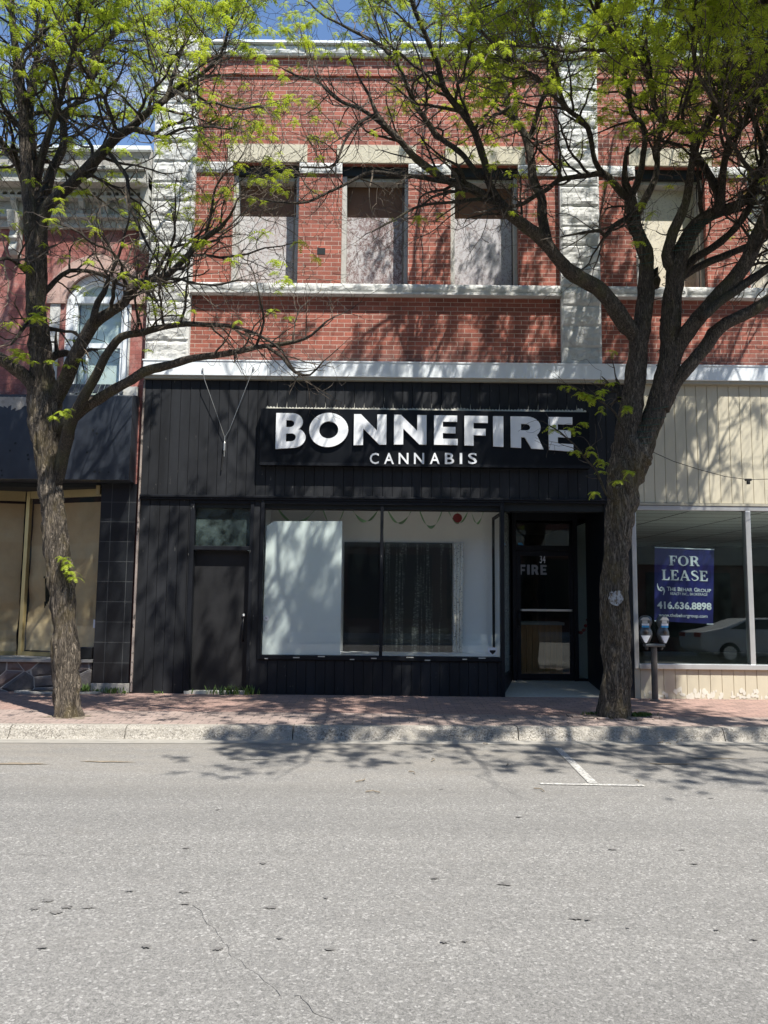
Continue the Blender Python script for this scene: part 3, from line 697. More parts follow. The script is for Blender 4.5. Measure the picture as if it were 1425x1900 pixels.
# left return glass (slanting back from the window corner) and right side light
def slant(mb, p, q, z0, z1, th=.006):
    (x0, y0), (x1, y1) = p, q; dx, dy = x1-x0, y1-y0; l = math.hypot(dx, dy); nx, ny = -dy/l*th, dx/l*th
    i = len(mb.v); mb.v += [(x0, y0, z0), (x1, y1, z0), (x1+nx, y1+ny, z0), (x0+nx, y0+ny, z0), (x0, y0, z1), (x1, y1, z1), (x1+nx, y1+ny, z1), (x0+nx, y0+ny, z1)]
    for f in ((0, 3, 2, 1), (4, 5, 6, 7), (0, 1, 5, 4), (1, 2, 6, 5), (2, 3, 7, 6), (3, 0, 4, 7)): mb.f.append(tuple(i+k for k in f))
    return mb
sl = MB(); slant(sl, (1.87, .04), (dl-.03, YD), GZ, .44, .04)
slo = sl.build('side_light', 'black_trim', bld); slant(MB(), (1.87, .04), (dl-.03, YD), 3.04, 3.10, .03).build('head_rail', 'black_trim', slo); slant(MB(), (1.88, .05), (dl-.03, YD), ZD+.16, 3.04).build('pane', 'grey_glass', slo)
xr = X(1101, YD)
sr = MB(); sr.box(xr, xr+.30, YD-.04, YD+.06, ZD-.05, 3.1); sr.box(dr+.07, xr, YD-.02, YD+.03, ZD-.02, ZD+.03); sr.box(dr+.07, xr, YD-.02, YD+.03, 3.0, 3.1)
sro = sr.build('side_light', 'black_trim', bld); MB().box(dr+.07, xr, YD, YD+.006, ZD+.03, 3.0).build('pane', 'grey_glass', sro)
# shop room behind the door
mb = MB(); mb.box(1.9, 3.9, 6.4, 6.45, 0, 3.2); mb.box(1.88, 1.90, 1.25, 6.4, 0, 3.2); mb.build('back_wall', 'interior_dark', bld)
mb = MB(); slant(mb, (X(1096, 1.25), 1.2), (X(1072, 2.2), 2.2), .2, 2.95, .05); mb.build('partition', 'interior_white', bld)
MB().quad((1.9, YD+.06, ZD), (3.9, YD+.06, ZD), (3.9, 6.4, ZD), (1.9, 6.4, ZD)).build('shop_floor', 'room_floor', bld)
# beige shopfront -------------------------------------------------
mb = MB(); siding(mb, XB+.002, XR, 3.15, 5.033, -.05, phase=3.9, pitch=.172); siding(mb, XB+.002, XR, GZ, .585, -.04, phase=3.95, pitch=.178); mb.build('beige_cladding', 'beige_siding', bld)
mb = MB(); wall(mb, XB, XR, 3.05, 5.0, .0, .25); mb.box(XB, XR, .0, .12, GZ, .58); mb.build('backing_wall', 'interior_dark', bld)
MB().box(XB, XR, -.07, .0, 3.105, 3.145).build('cladding_rail', 'beige_trim', bld)
mb = MB()                                     # peeled paint along the foot of the beige boards
pr = random.Random(3)
for k in range(90):
    x = 3.97+pr.random()*3.2; z0_ = .165+.11*pr.random()**1.6; w_ = .012+.045*pr.random(); h = .012+.05*pr.random(); n_ = 9
    mb.prism([(x+w_*(.6+.5*pr.random())*math.cos(2*math.pi*q_/n_), z0_+h*(.5+.6*pr.random())*math.sin(2*math.pi*q_/n_)) for q_ in range(n_)], -.0425-.00003*k, -.0405)
mb.build('peeled_paint', 'chip_white', bld)
fr = MB(); fr.box(3.93, XR, -.06, .07, 3.03, 3.10); fr.box(3.93, XR, -.085, .07, .587, .665); fr.box(3.86, 3.93, -.06, .07, .587, 3.10); fr.box(5.64, 5.72, -.06, .07, .665, 3.03); fr.box(7.9, 7.98, -.06, .07, .665, 3.03); fr.box(10.1, 10.2, -.06, .07, .665, 3.03)
w2 = fr.build('shop_window', 'silver_metal', bld, bevel=.006, label='wide silver framed shop window under the beige boards')
for a, b in ((3.93, 5.64), (5.72, 7.9), (7.98, 10.1)):
    m_ = MB(); i = 0; m_.v = [(a, -.02, .665), (b, -.02, .665), (b, .018, 3.03), (a, .018, 3.03), (a, -.012, .665), (b, -.012, .665), (b, .026, 3.03), (a, .026, 3.03)]
    m_.f = [(0, 1, 2, 3), (7, 6, 5, 4), (0, 4, 5, 1), (1, 5, 6, 2), (2, 6, 7, 3), (3, 7, 4, 0)]; m_.build('pane', 'grey_glass', w2)
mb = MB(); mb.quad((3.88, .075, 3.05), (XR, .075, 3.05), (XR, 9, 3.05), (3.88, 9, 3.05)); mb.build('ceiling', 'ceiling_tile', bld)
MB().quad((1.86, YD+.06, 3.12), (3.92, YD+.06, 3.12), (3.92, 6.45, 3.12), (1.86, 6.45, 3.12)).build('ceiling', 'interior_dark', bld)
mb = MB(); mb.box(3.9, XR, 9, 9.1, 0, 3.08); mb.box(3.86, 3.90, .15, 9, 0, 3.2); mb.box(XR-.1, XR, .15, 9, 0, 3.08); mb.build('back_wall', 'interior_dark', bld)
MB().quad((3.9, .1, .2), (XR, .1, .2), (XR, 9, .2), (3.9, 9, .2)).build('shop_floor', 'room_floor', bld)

# sign ------------------------------------------------------------
SX0, SX1 = -1.945, 3.20; SY = -.20
sign = thing('shop_sign', (.63, SY, 3.65), 'long black sign board reading BONNEFIRE CANNABIS in white raised letters', 'sign')
MB().prism([(SX0, 3.655), (SX1, 3.655), (SX1, 4.545), (SX0, 4.555)], SY, -.062).build('sign_board', 'sign_black', sign, bevel=.004)
MB().prism([(SX0+.01, 3.655), (SX1-.01, 3.655), (SX1-.01, 3.70), (SX0+.01, 3.70)], SY-.004, SY-.001).build('sign_edge', 'black_trim', sign)
ztop = lambda x: 4.463-.004*x
def zfoot(x): u = (x-.66)/2.38; return 3.995-.095*u*u
L9 = [('B', 511.5, 567), ('O', 573.5, 646), ('N', 656.5, 717), ('N', 731, 791.6), ('E', 805.6, 849.5), ('F', 862, 905.6), ('I', 915.4, 934.4), ('R', 948, 1008.7), ('E', 1018.6, 1064)]
for ch, a, b in L9:
    glyph_obj('letter', GL[ch], at(a, 800, SY-.06).x, at(b, 800, SY-.06).x, ztop, zfoot, SY-.012, .032, 'letter_white', sign)
xs = [686, 712.5, 739.5, 768, 797.5, 825.5, 853, 868.5]; ws = [17, 18.5, 18.5, 19, 18.5, 17, 4.5, 16.5]
for ch, a, w_ in zip('CANNABIS', xs, ws):
    p, q = at(a, 861, SY-.01), at(a+w_, 840.5, SY-.01); text_obj('letter', ch, p.x, q.x, p.z, q.z, SY-.003, 'letter_white', sign, .012, .012)
mb = MB(); x = SX0+.06; k = 0                    # ragged strip of bare board left above the sign
while x < SX1-.02:
    h = .055+.04*max(0, mnoise.noise(Vector((x*3, 1, 1)))) + (.03 if 3.0 < x < 3.12 else 0)
    mb.prism([(x, 4.556), (x+.05, 4.556), (x+.05, 4.556+h*.8), (x+.02, 4.556+h), (x, 4.556+h*.6)], -.0625, -.0605); x += .0502
for k in range(34):
    x = -3.70+.153*(k+12); 
    if x < SX1-.1: mb.prism([(x-.006, 4.556), (x+.006, 4.556), (x+.003, 4.64+.06*abs(math.sin(k*2.3)))], -.0645, -.0628)
mb.build('bare_strip', 'chip_white', sign)

# for lease banner ------------------------------------------------
BY = .055
ban = thing('lease_banner', (4.67, BY, 1.26), 'navy blue FOR LEASE banner hanging inside the beige shop window', 'banner')
mb = MB(); nx, nz = 24, 30; i0 = 0
tl, tr_, bl_, br_ = at(1215, 1016, BY), at(1325, 1020, BY), at(1214, 1152, BY), at(1323, 1158, BY)
def bpt(u, v): return tl.lerp(tr_, u).lerp(bl_.lerp(br_, u), v)
for side in (0, 1):
    i0 = len(mb.v)
    for j in range(nz+1):
        for i in range(nx+1):
            p = bpt(i/nx, j/nz); mb.v.append((p.x, BY+.002*side+.003*math.sin(i*.5+j*.2), p.z))
    for j in range(nz):
        for i in range(nx): A = i0+j*(nx+1)+i; mb.f.append((A, A+1, A+nx+2, A+nx+1))
mb.build('sheet', 'navy_vinyl', ban, smooth=True)
m_ = MB(); m_.prism([(tl.x, tl.z-.004), (tr_.x, tr_.z-.004), (tr_.x, tr_.z+.010), (tl.x, tl.z+.010)], BY-.008, BY+.008)
m_.prism([(bl_.x, bl_.z-.006), (bl_.x+.03, bl_.z-.006), (bl_.x+.03, bl_.z+.01), (bl_.x, bl_.z+.01)], BY-.012, BY-.006); m_.prism([(br_.x-.10, br_.z-.006), (br_.x, br_.z-.006), (br_.x, br_.z+.008), (br_.x-.10, br_.z+.008)], BY-.012, BY-.006)
m_.build('edge_strip', 'white_print', ban)
def cz(cx, cy): return at(1160+cx/5.377, 930+cy/5.377, BY)
TY = BY-.0065
def serifword(word, cx0, cx1, cyt, cyb, name):
    p, q = cz(cx0, cyb), cz(cx1, cyt); tot = sum(SG[c][0] for c in word)+.07*(len(word)-1); k = (q.x-p.x)/tot; x = p.x
    sl_ = -.018*1.0
    for c in word:
        glyph_obj(name, SG[c], x, x+SG[c][0]*k, lambda X_, z=q.z: z+sl_*(X_-p.x)+.004, lambda X_, z=p.z: z+sl_*(X_-p.x)+.004, TY, .002, 'white_print', ban); x += (SG[c][0]+.07)*k
serifword('FOR', 437, 740, 548, 642, 'lettering'); serifword('LEASE', 365, 820, 690, 788, 'lettering')
for s_, x0, x1, y0, y1, bo in (('T', 415, 447, 853, 893, .012), ('HE', 449, 505, 861, 894, .012), ('B', 523, 549, 857, 896, .012), ('EHAR', 552, 668, 865, 898, .012), ('G', 686, 717, 863, 902, .012), ('ROUP', 721, 855, 873, 906, .012),
                               ('REALTY INC., BROKERAGE', 450, 818, 912, 938, .0), ('416.636.8898', 318, 858, 1003, 1072, .03), ('www.thebehargroup.com', 335, 818, 1122, 1160, .01)):
    p, q = cz(x0, y1), cz(x1, y0); text_obj('lettering', s_, p.x, q.x, p.z, q.z, TY, 'white_print', ban, bo, .002, tilt=-.018)
mb = MB(); P = [cz(320, 820), cz(322, 850), cz(335, 880), cz(360, 893), cz(376, 880)]; P2 = [cz(345, 868), cz(360, 858), cz(378, 868), cz(390, 895), cz(380, 935)]
for Q, ws_ in ((P, (.004, .010, .013, .011, .006)), (P2, (.006, .011, .013, .010, .004))):
    L_, R2 = [], []
    for i, p in enumerate(Q):
        d = (Q[min(i+1, 4)]-Q[max(i-1, 0)]).normalized(); n_ = Vector((-d.z, 0, d.x))*ws_[i]; L_.append(((p+n_).x, (p+n_).z)); R2.append(((p-n_).x, (p-n_).z))
    mb.prism(L_+R2[::-1], TY-.002, TY)
mb.build('logo', 'white_print', ban)

# window dressing -------------------------------------------------
pnl = thing('display_panel', (-1.2, .022, .74), 'large pale mint board with a clipped corner standing behind the left pane', 'panel')
p0, p1 = at(488, 1212, .02), at(635, 967, .02); c1, c2 = at(495, 976, .02), at(509, 967, .02)
MB().prism([(-1.86, .737), (p1.x, .737), (p1.x, p1.z), (c2.x, c2.z), (c1.x, c1.z)], .022, .032).build('sheet', 'panel_mint', pnl)
q = at(494, 1147, .0); m_ = MB(); m_.prism([(q.x+.04*math.cos(a*.314), q.z+.04*math.sin(a*.314)) for a in range(20)], -.004, -.001); tagp(m_.build('sticker', 'letter_white', None), 'round white sticker low on the left edge of the display window', 'sticker')
text_obj('mark', 'N', q.x-.012, q.x+.012, q.z-.014, q.z+.014, -.0045, 'dark_wire', bpy.data.objects['sticker'], 0, .001)
YB = .87
pst = thing('birch_poster', (.5, YB, .75), 'dark wall picture of birch trunks behind the display window', 'picture')
a, b = at(636, 1212, YB), at(855, 1008, YB); xm = at(839, 1100, YB).x
xd = at(775, 1100, YB).x; xg = at(712, 1100, YB).x
MB().box(xg+.004, xm, YB-.02, YB, .737, b.z).build('picture', 'birch_dark', pst); MB().box(a.x, xg, YB-.024, YB, .737, b.z).build('dark_panel', 'sign_black', pst, label='plain near black left part of the picture')
mb = MB()
for k in range(3):
    x = xm+.03+k*.052; mb.tube([(x, YB-.10, .74), (x+.004, YB-.10, 1.5), (x+.012+.004*k, YB-.10, b.z)], .026, 10)
mb.build('pale_trunk', 'birch_pale', pst, smooth=True)
sw = [(511, 590), (597, 641), (650, 706), (716, 767), (776, 823), (829, 872), (872, 899)]
for i, (a, b) in enumerate(sw):
    p, q = at(a, 938, .5), at(b, 938, .5); mb = MB(); n = 22; dep = .30+.05*math.sin(i*2)
    pts = [Vector((p.x+(q.x-p.x)*k/n, .5, 3.12-dep*4*(k/n)*(1-k/n))) for k in range(n+1)]
    for k in range(n):
        tw0, tw1 = .9*math.sin(k*.35+i), .9*math.sin((k+1)*.35+i)
        u0 = Vector((0, math.cos(tw0), math.sin(tw0)))*.034; u1 = Vector((0, math.cos(tw1), math.sin(tw1)))*.034
        mb.quad(pts[k]-u0, pts[k+1]-u1, pts[k+1]+u1, pts[k]+u0)
    o = mb.build('streamer', 'green_ribbon', None, smooth=True)
    tagp(o, ['green paper streamer, first swag from the left along the window ceiling', 'short green streamer swag, second from the left', 'green streamer swag just left of the mullion', 'green streamer swag just right of the mullion', 'green streamer swag second right of the mullion', 'green streamer swag ending at the red paper flower', 'green streamer swag to the right of the red paper flower'][i], 'streamer', 'green swags in the display window')
q = at(849, 961, .48); mb = MB()
for k in range(22):
    a0, a1 = 2*math.pi*k/22, 2*math.pi*(k+.5)/22; r = .074
    for s0, s1, y0, y1 in ((a0, a1, 0, .02), (a1, 2*math.pi*(k+1)/22, .02, 0)):
        mb.quad((q.x, .48, q.z), (q.x+r*math.cos(s0), .48+y0, q.z+r*math.sin(s0)), (q.x+r*1.03*math.cos((s0+s1)/2), .48+(y0+y1)/2, q.z+r*1.03*math.sin((s0+s1)/2)), (q.x+r*math.cos(s1), .48+y1, q.z+r*math.sin(s1)))
mb.box(q.x-.002, q.x+.002, .479, .483, q.z, 3.13)
tagp(mb.build('paper_flower', 'red_paper', None), 'round red pleated paper flower hanging in the display window', 'decoration')
q = at(914, 1210, .0); mb = MB(); mb.prism([(q.x-.07, q.z+.07), (q.x-.07, q.z), (q.x, q.z-.06), (q.x+.07, q.z), (q.x+.07, q.z+.07)], -.005, -.001)
o = tagp(mb.build('sticker', 'white_print', None), 'shield shaped security sticker at the lower right of the display window', 'sticker')
MB().prism([(q.x-.045, q.z+.03), (q.x-.045, q.z+.005), (q.x, q.z-.035), (q.x+.045, q.z+.005), (q.x+.045, q.z+.03)], -.0065, -.0052).build('mark', 'dark_wire', o)
# counter and garland seen through the door
p, q = at(966, 1236, 1.75), at(1043, 1160, 1.75); cn = thing('counter', (p.x, 1.75, ZD), 'wooden counter with vertical boards inside the entrance', 'counter')
mb = MB(); n = 7; w_ = (q.x-p.x)/n
for k in range(n): mb.box(p.x+k*w_+.003, p.x+(k+1)*w_-.003, 1.75-.004*(k % 2), 2.05, ZD, q.z)
mb.build('front_boards', 'wood_counter', cn); MB().box(p.x-.03, q.x+.03, 1.70, 2.3, q.z, q.z+.05).build('counter_top', 'concrete', cn)
gd = thing('garland', tuple(at(1085, 1165, YD+.25)), 'drooping red paper garland on the pale wall beside the entrance door', 'garland')
for i, (px, py) in enumerate([(1068, 1168), (1072, 1173), (1078, 1174), (1083, 1169), (1087, 1161), (1091, 1150)]):
    p = at(px, py, YD+.25); m_ = MB(); m_.lathe([(.004, -.03), (.03, -.016), (.036, 0), (.03, .016), (.004, .03)], tuple(p), 10); m_.build('paper_ball', 'red_paper', gd, smooth=True)

# hanging wires on the black boards --------------------------------
wr = thing('hanging_wire', (-2.6, -.2, 4.2), 'V shaped pair of thin steel sign wires with a turnbuckle on the black boards', 'wire')
A_, B_, C_ = at(376, 686, -.17), at(470, 684, -.17), at(417, 812, -.10)
k1, k2 = at(380, 706, -.17), at(426, 797, -.11)
m_ = MB(); m_.tube([A_, k1, C_.lerp(k1, .4)+Vector((.012, 0, -.02)), C_], .0045, 5); m_.tube([B_, B_.lerp(k2, .75), k2, C_], .0045, 5); m_.build('cable', 'steel_wire', wr)
m_ = MB(); m_.tube([C_, C_+Vector((0, 0, -.06)), C_+Vector((0, 0, -.09)), C_+Vector((0, 0, -.20)), C_+Vector((0, 0, -.23)), C_+Vector((0, 0, -.30))], [.006, .006, .016, .016, .006, .006], 8); m_.build('turnbuckle', 'steel_wire', wr)
m_ = MB(); m_.tube([C_+Vector((-.02, .01, -.26)), C_+Vector((-.03, .015, -.40)), C_+Vector((-.035, .01, -.52))], .010, 6); m_.build('tail', 'dark_wire', wr)
for P_ in (A_, B_): m_ = MB(); m_.lathe([(.0, -.02), (.014, -.02), (.014, .02), (.0, .02)], tuple(P_), 10); m_.build('eye_bolt', 'steel_wire', wr)
# string wire from the right tree across the beige boards
P = [at(1210, 838, -1.7), at(1250, 856, -1.4), at(1300, 872, -1.0), at(1345, 884, -.7), at(1388, 890, -.45), at(1425, 889, -.35), at(1520, 880, -.2), at(1640, 862, -.09)]
m_ = MB(); m_.tube(P, .005, 5); sw_ = m_.build('cable', 'dark_wire', None); tagp(sw_, 'thin dark cable sagging from the right tree across the beige boards', 'cable')
m_ = MB(); p = P[4]; m_.box(p.x-.045, p.x+.05, p.y-.02, p.y+.02, p.z-.02, p.z+.015); m_.box(p.x-.02, p.x+.025, p.y-.02, p.y+.02, p.z-.07, p.z-.02); m_.build('clip', 'dark_wire', sw_, bevel=.006)

# parking meters --------------------------------------------------
my = -.30; mxp = at(1213, 1200, my).x
pm = thing('parking_meter', (mxp, my, GZ), 'double headed grey parking meter on a dark post beside the right tree', 'parking meter')
zc_ = at(1213, 1200, my).z
m_ = MB(); m_.lathe([(.075, 0), (.075, .012), (.05, .02), (.046, .03), (.046, zc_-GZ), (.0, zc_-GZ)], (mxp, my, GZ), 24); m_.build('post', 'meter_pole', pm, smooth=False, bevel=0)
ya, yb = at(1195, 1204, my), at(1232, 1194, my)
m_ = MB(); m_.box(ya.x, yb.x, my-.06, my+.06, zc_, zc_+.045); m_.build('crossbar', 'meter_grey', pm, bevel=.012)
m_ = MB(); m_.lathe([(.0, -.045), (.02, -.04), (.026, -.02), (.026, 0)], (ya.x+.04, my, zc_), 12); m_.lathe([(.0, -.045), (.02, -.04), (.026, -.02), (.026, 0)], (yb.x-.04, my, zc_), 12); m_.build('bolt', 'meter_grey', pm, smooth=True)
for j, pxc in enumerate((1198.5, 1230.5)):
    c_ = at(pxc, 1193, my); cxm = c_.x; z0_ = zc_+.045; rot = rad(-18 if j == 0 else 10)
    # silhouette: half-width by height, flattened front to back
    prof = [(.035, 0), (.06, .03), (.098, .15), (.104, .20), (.10, .25), (.080, .30), (.072, .33), (.090, .37), (.104, .42), (.106, .46), (.094, .51), (.066, .545), (.03, .56), (.0, .562)]
    sc = .42/.562*1.0
    hd = bpy.data.objects.new('meter_head', None)
    m_ = MB(); m_.lathe([(r*.93, z*sc*1.0) for r, z in prof], (0, 0, 0), 28, .62); 
    m_.v = [(cxm+x*math.cos(rot)-y*math.sin(rot), my+x*math.sin(rot)+y*math.cos(rot), z0_+z) for x, y, z in m_.v]
    ho = m_.build('meter_head', 'meter_grey', pm, smooth=True)
    def loc(x, y, z): return (cxm+x*math.cos(rot)-y*math.sin(rot), my+x*math.sin(rot)+y*math.cos(rot), z0_+z*sc)
    def plate(pts, y, name, mat, th=.006):
        k = MB(); n = len(pts); k.v = [loc(x, y, z) for x, z in pts]+[loc(x, y+th+.03, z) for x, z in pts]; k.f = [tuple(range(n)), tuple(range(2*n-1, n-1, -1))]+[(i, n+i, n+(i+1) % n, (i+1) % n) for i in range(n)]; return k.build(name, mat, ho)
    plate([(-.068, .165), (.068, .165), (.012, .02), (-.012, .02)], -.069, 'coin_plate', 'letter_white')
    plate([(-.052, .325), (.052, .325), (.052, .365), (-.052, .365)], -.068, 'pay_label', 'blue_print')
    plate([(-.052, .366), (.052, .366), (.052, .405), (-.052, .405)], -.0685, 'pay_label', 'white_print')
    plate([(-.045, .41), (.03, .41), (.03, .465), (-.045, .465)], -.068, 'display', 'silver_metal')
    plate([(-.072, .47), (.072, .47), (.05, .51), (.03, .525), (-.03, .525), (-.05, .51)], -.064, 'hood_window', 'silver_metal')
    k = MB(); k.lathe([(.0, -.012), (.03, -.008), (.036, 0), (.036, .02)], (0, 0, 0), 16); k.v = [loc(x, -.070+z, .235+y/sc) for x, y, z in k.v]; k.build('coin_knob', 'meter_pole', ho, smooth=True)

# ================================================================== LEFT BUILDING
lb = thing('old_building', (-6.0, 0, GZ), 'older painted red brick building with ornate grey cornice, arched window and papered shop window', 'building')
LX = -12.0; LR = -3.86
aw0, aw1 = -5.19, -4.15; acx = (aw0+aw1)/2; spring = 6.30; sill = 4.75; ar = (aw1-aw0)/2
# wall with arched opening, built as strips
mb = MB(); YW = .05
wall(mb, LX, aw0, 4.6, 7.6, YW, .3); wall(mb, aw1, LR, 4.6, 7.6, YW, .3); wall(mb, aw0, aw1, 4.6, sill, YW, .3)
n = 20
for k in range(n):
    a0, a1 = math.pi*(1-k/n), math.pi*(1-(k+1)/n)
    p, q = (acx+ar*math.cos(a0), spring+ar*math.sin(a0)), (acx+ar*math.cos(a1), spring+ar*math.sin(a1))
    mb.quad((p[0], YW, p[1]), (q[0], YW, q[1]), (q[0], YW, 7.6), (p[0], YW, 7.6)); mb.quad((p[0], YW, p[1]), (p[0], YW+.3, p[1]), (q[0], YW+.3, q[1]), (q[0], YW, q[1]))
wall(mb, -4.02, LR+.03, GZ, 4.6, YW-.02, .3)
mb.build('wall', 'painted_brick', lb)
MB().box(LX, LR, 1.45, 9.0, GZ, 8.4).box(LX, LR, .42, 1.45, 3.4, 8.4).build('rear_wall', 'far_brick', lb)
# arch surround
mb = MB(); r0, r1 = ar+.0, ar+.30; m = 24
for k in range(m):
    a0, a1 = math.pi*(k)/m, math.pi*(k+1)/m
    P = [(acx+r*math.cos(a), spring+r*math.sin(a)) for r, a in ((r0, a0), (r1, a0), (r1, a1), (r0, a1))]
    mb.prism(P, YW-.045, YW+.02)
mb.build('arch_surround', 'pink_stone', lb)
MB().box(aw0-.24, aw0-.08, YW-.02, YW+.02, sill, spring).build('jamb_stone', 'pale_stone', lb); MB().box(aw1, aw1+.03, YW-.02, YW+.02, sill, spring).build('jamb_stone', 'pale_stone', lb); MB().box(-4.17, -3.95, YW-.06, YW+.05, 4.78, 4.93).build('sill_stone', 'pale_stone', lb)
# window
def ring(mb, cx, cz_, r0, r1, y0, y1, m=20):
    for k in range(m):
        a0, a1 = math.pi*k/m, math.pi*(k+1)/m
        mb.prism([(cx+r*math.cos(a), cz_+r*math.sin(a)) for r, a in ((r0, a0), (r1, a0), (r1, a1), (r0, a1))], y0, y1)
wn = MB(); ring(wn, acx, spring, ar-.12, ar, YW+.03, YW+.12); ring(wn, acx, spring, ar-.17, ar-.12, YW+.07, YW+.15); wn.box(aw0, aw0+.12, YW+.03, YW+.12, sill, spring); wn.box(aw1-.10, aw1, YW+.03, YW+.12, sill, spring); wn.box(aw0+.12, aw0+.17, YW+.07, YW+.15, sill, spring); wn.box(aw1-.15, aw1-.10, YW+.07, YW+.15, sill, spring)
wn.box(aw0+.10, aw1-.10, YW+.05, YW+.15, spring+.04, spring+.15); wn.box(aw0+.17, aw1-.15, YW+.08, YW+.16, 5.60, 5.68); wn.box(-4.86, -4.83, YW+.1, YW+.15, 4.76, 5.60)
wno = wn.build('window', 'white_metal', lb, label='arched sash window with white peeling frame')
m_ = MB(); m_.prism([(aw0+.16, 4.76), (aw1-.14, 4.76), (aw1-.14, spring)]+[(acx+(ar-.13)*math.cos(math.pi*k/16), spring+(ar-.13)*math.sin(math.pi*k/16)) for k in range(1, 16)]+[(aw0+.16, spring)], YW+.115, YW+.121); m_.build('pane', 'grey_glass', wno)
MB().box(aw0+.17, aw1-.15, YW+.20, YW+.22, 4.76, 6.7).build('curtain', 'interior_white', wno)
# cornice
mb = MB(); mb.box(LX, LR, -.02, .4, 7.56, 7.70); mb.box(LX, LR, -.10, .4, 7.70, 7.76); mb.box(LX, LR-.05, -.02, .4, 7.76, 8.0); mb.box(LX, LR-.02, -.16, .4, 8.0, 8.05); mb.box(LX, LR-.02, -.14, .4, 8.13, 8.17)
mb.box(LX, LR, -.34, .4, 8.17, 8.36); mb.box(LX, LR, -.40, .4, 8.36, 8.42); mb.build('frieze', 'white_wood', lb, bevel=.008)
mb = MB(); x = -9.5
while x < LR-.1:
    mb.prism([(x, 8.052), (x+.02, 8.052)]+[(x+.06-.04*math.cos(math.pi*k/6), 8.075+.038*math.sin(math.pi*k/6)) for k in range(7)]+[(x+.10, 8.052), (x+.12, 8.052), (x+.12, 8.128), (x, 8.128)], -.15, -.02); x += .1203
mb.build('arcade_trim', 'white_wood', lb)
mb = MB(); MBx = [-4.27, -4.62, -5.0, -5.35, -5.73, -6.1, -6.5, -6.9]
for x in MBx:
    b_ = MB().prismx([(-.03, 7.68), (-.03, 8.0), (-.15, 8.0), (-.15, 7.95), (-.07, 7.85), (-.05, 7.68)], x, x+.085).build('bracket', 'white_wood', lb)
MB().box(LX, LR+.02, -.05, .4, 8.42, 8.86).build('parapet', 'grey_parapet', lb, bevel=.01)
MB().box(LX, LR-.02, -.12, .45, 8.86, 8.93).build('coping', 'white_metal', lb)
for x, z0_, z1_ in ((-3.99, 7.15, 8.6), (-6.08, 7.05, 7.72)):
    m_ = MB(); m_.prismx([(.04, z0_), (-.10, z0_), (-.16, z0_+.08), (-.12, z0_+.22), (-.18, z0_+.26), (-.14, z0_+.4), (-.22, z1_-.25), (-.30, z1_), (.04, z1_)], x, x+.13); m_.build('console', 'white_wood', lb, bevel=.01)
# dark sign panel box and ledge
sp_ = MB(); sp_.prismx([(-.30, 3.38), (-.30, 4.70), (-.20, 4.74), (.10, 4.78), (.10, 3.36)], LX, -3.925); sp_.build('fascia_panel', 'dark_panel', lb, bevel=.006)
mb = MB()
for k in range(14): mb.prismx([(-.10, 4.79), (.02, 4.97), (.03, 4.97), (-.09, 4.79)], -5.25+k*.078, -5.25+k*.078+.07)
mb.build('ledge_sheet', 'dark_panel', lb)
mb = MB()
for px, py in ((172, 798), (179, 804), (161, 839), (28, 822), (18, 836), (51, 844), (52, 852), (175, 875), (184, 876), (201, 876), (2, 873), (3, 882), (120, 860)):
    q = at(px, py, -.31); mb.prism([(q.x+.017*math.cos(a*.628), q.z+.017*math.sin(a*.628)) for a in range(10)], -.303, -.300)
mb.build('bolt_hole', 'interior_dark', lb)
mb = MB(); q = at(18, 745, -.3)
for k in range(9): blx = q.x-.25+k*.07; MB().prism([(blx, q.z-.10+.05*math.sin(k)), (blx+.09, q.z-.08+.04*math.cos(k*2)), (blx+.085, q.z+.07), (blx+.01, q.z+.075)], -.3035-.0002*k, -.3005).build('peeled_paint', 'grey_parapet', lb)
# tiles, base
MB().box(-4.435, -3.885, -.03, .06, .285, 3.36).build('tile_pier', 'black_tiles', lb)
MB().box(-4.45, -3.86, -.05, .06, GZ, .28).build('pier_foot', 'concrete', lb, bevel=.005)
MB().box(LX, -4.46, -.02, .3, GZ-.04, .585).build('stone_base', 'fieldstone', lb)
MB().box(LX, -4.44, -.06, .6, .59, .635).build('sill', 'concrete', lb, bevel=.005)
MB().box(LX, -4.44, -.0, 1.4, 3.30, 3.36).build('soffit', 'interior_dark', lb)
# slanted papered window
Pr, Pl, Pf = (-4.44, .10), (at(42, 1050, .60).x, .60), (-8.2, .05)
fr = MB(); slant(fr, Pl, Pr, .637, .70, .05); slant(fr, Pl, Pr, 3.18, 3.30, .05); slant(fr, (Pl[0], Pl[1]-.0), (Pl[0]+.07, Pl[1]-.03), .637, 3.30, .06); slant(fr, (Pr[0]-.05, Pr[1]+.02), Pr, .637, 3.30, .05)
slant(fr, Pf, (Pl[0]-.02, Pl[1]), .637, .70, .05); slant(fr, Pf, (Pl[0]-.02, Pl[1]), 3.14, 3.30, .05)
wf = fr.build('shop_window', 'gold_metal', lb, label='tan framed shop window covered inside with torn brown paper'); 
slant(MB(), (Pl[0]+.07, Pl[1]-.01), (Pr[0]-.05, Pr[1]+.04), .70, 3.18).build('pane', 'shop_glass', wf); slant(MB(), Pf, (Pl[0]-.03, Pl[1]+.01), .70, 3.14).build('pane', 'shop_glass', wf)
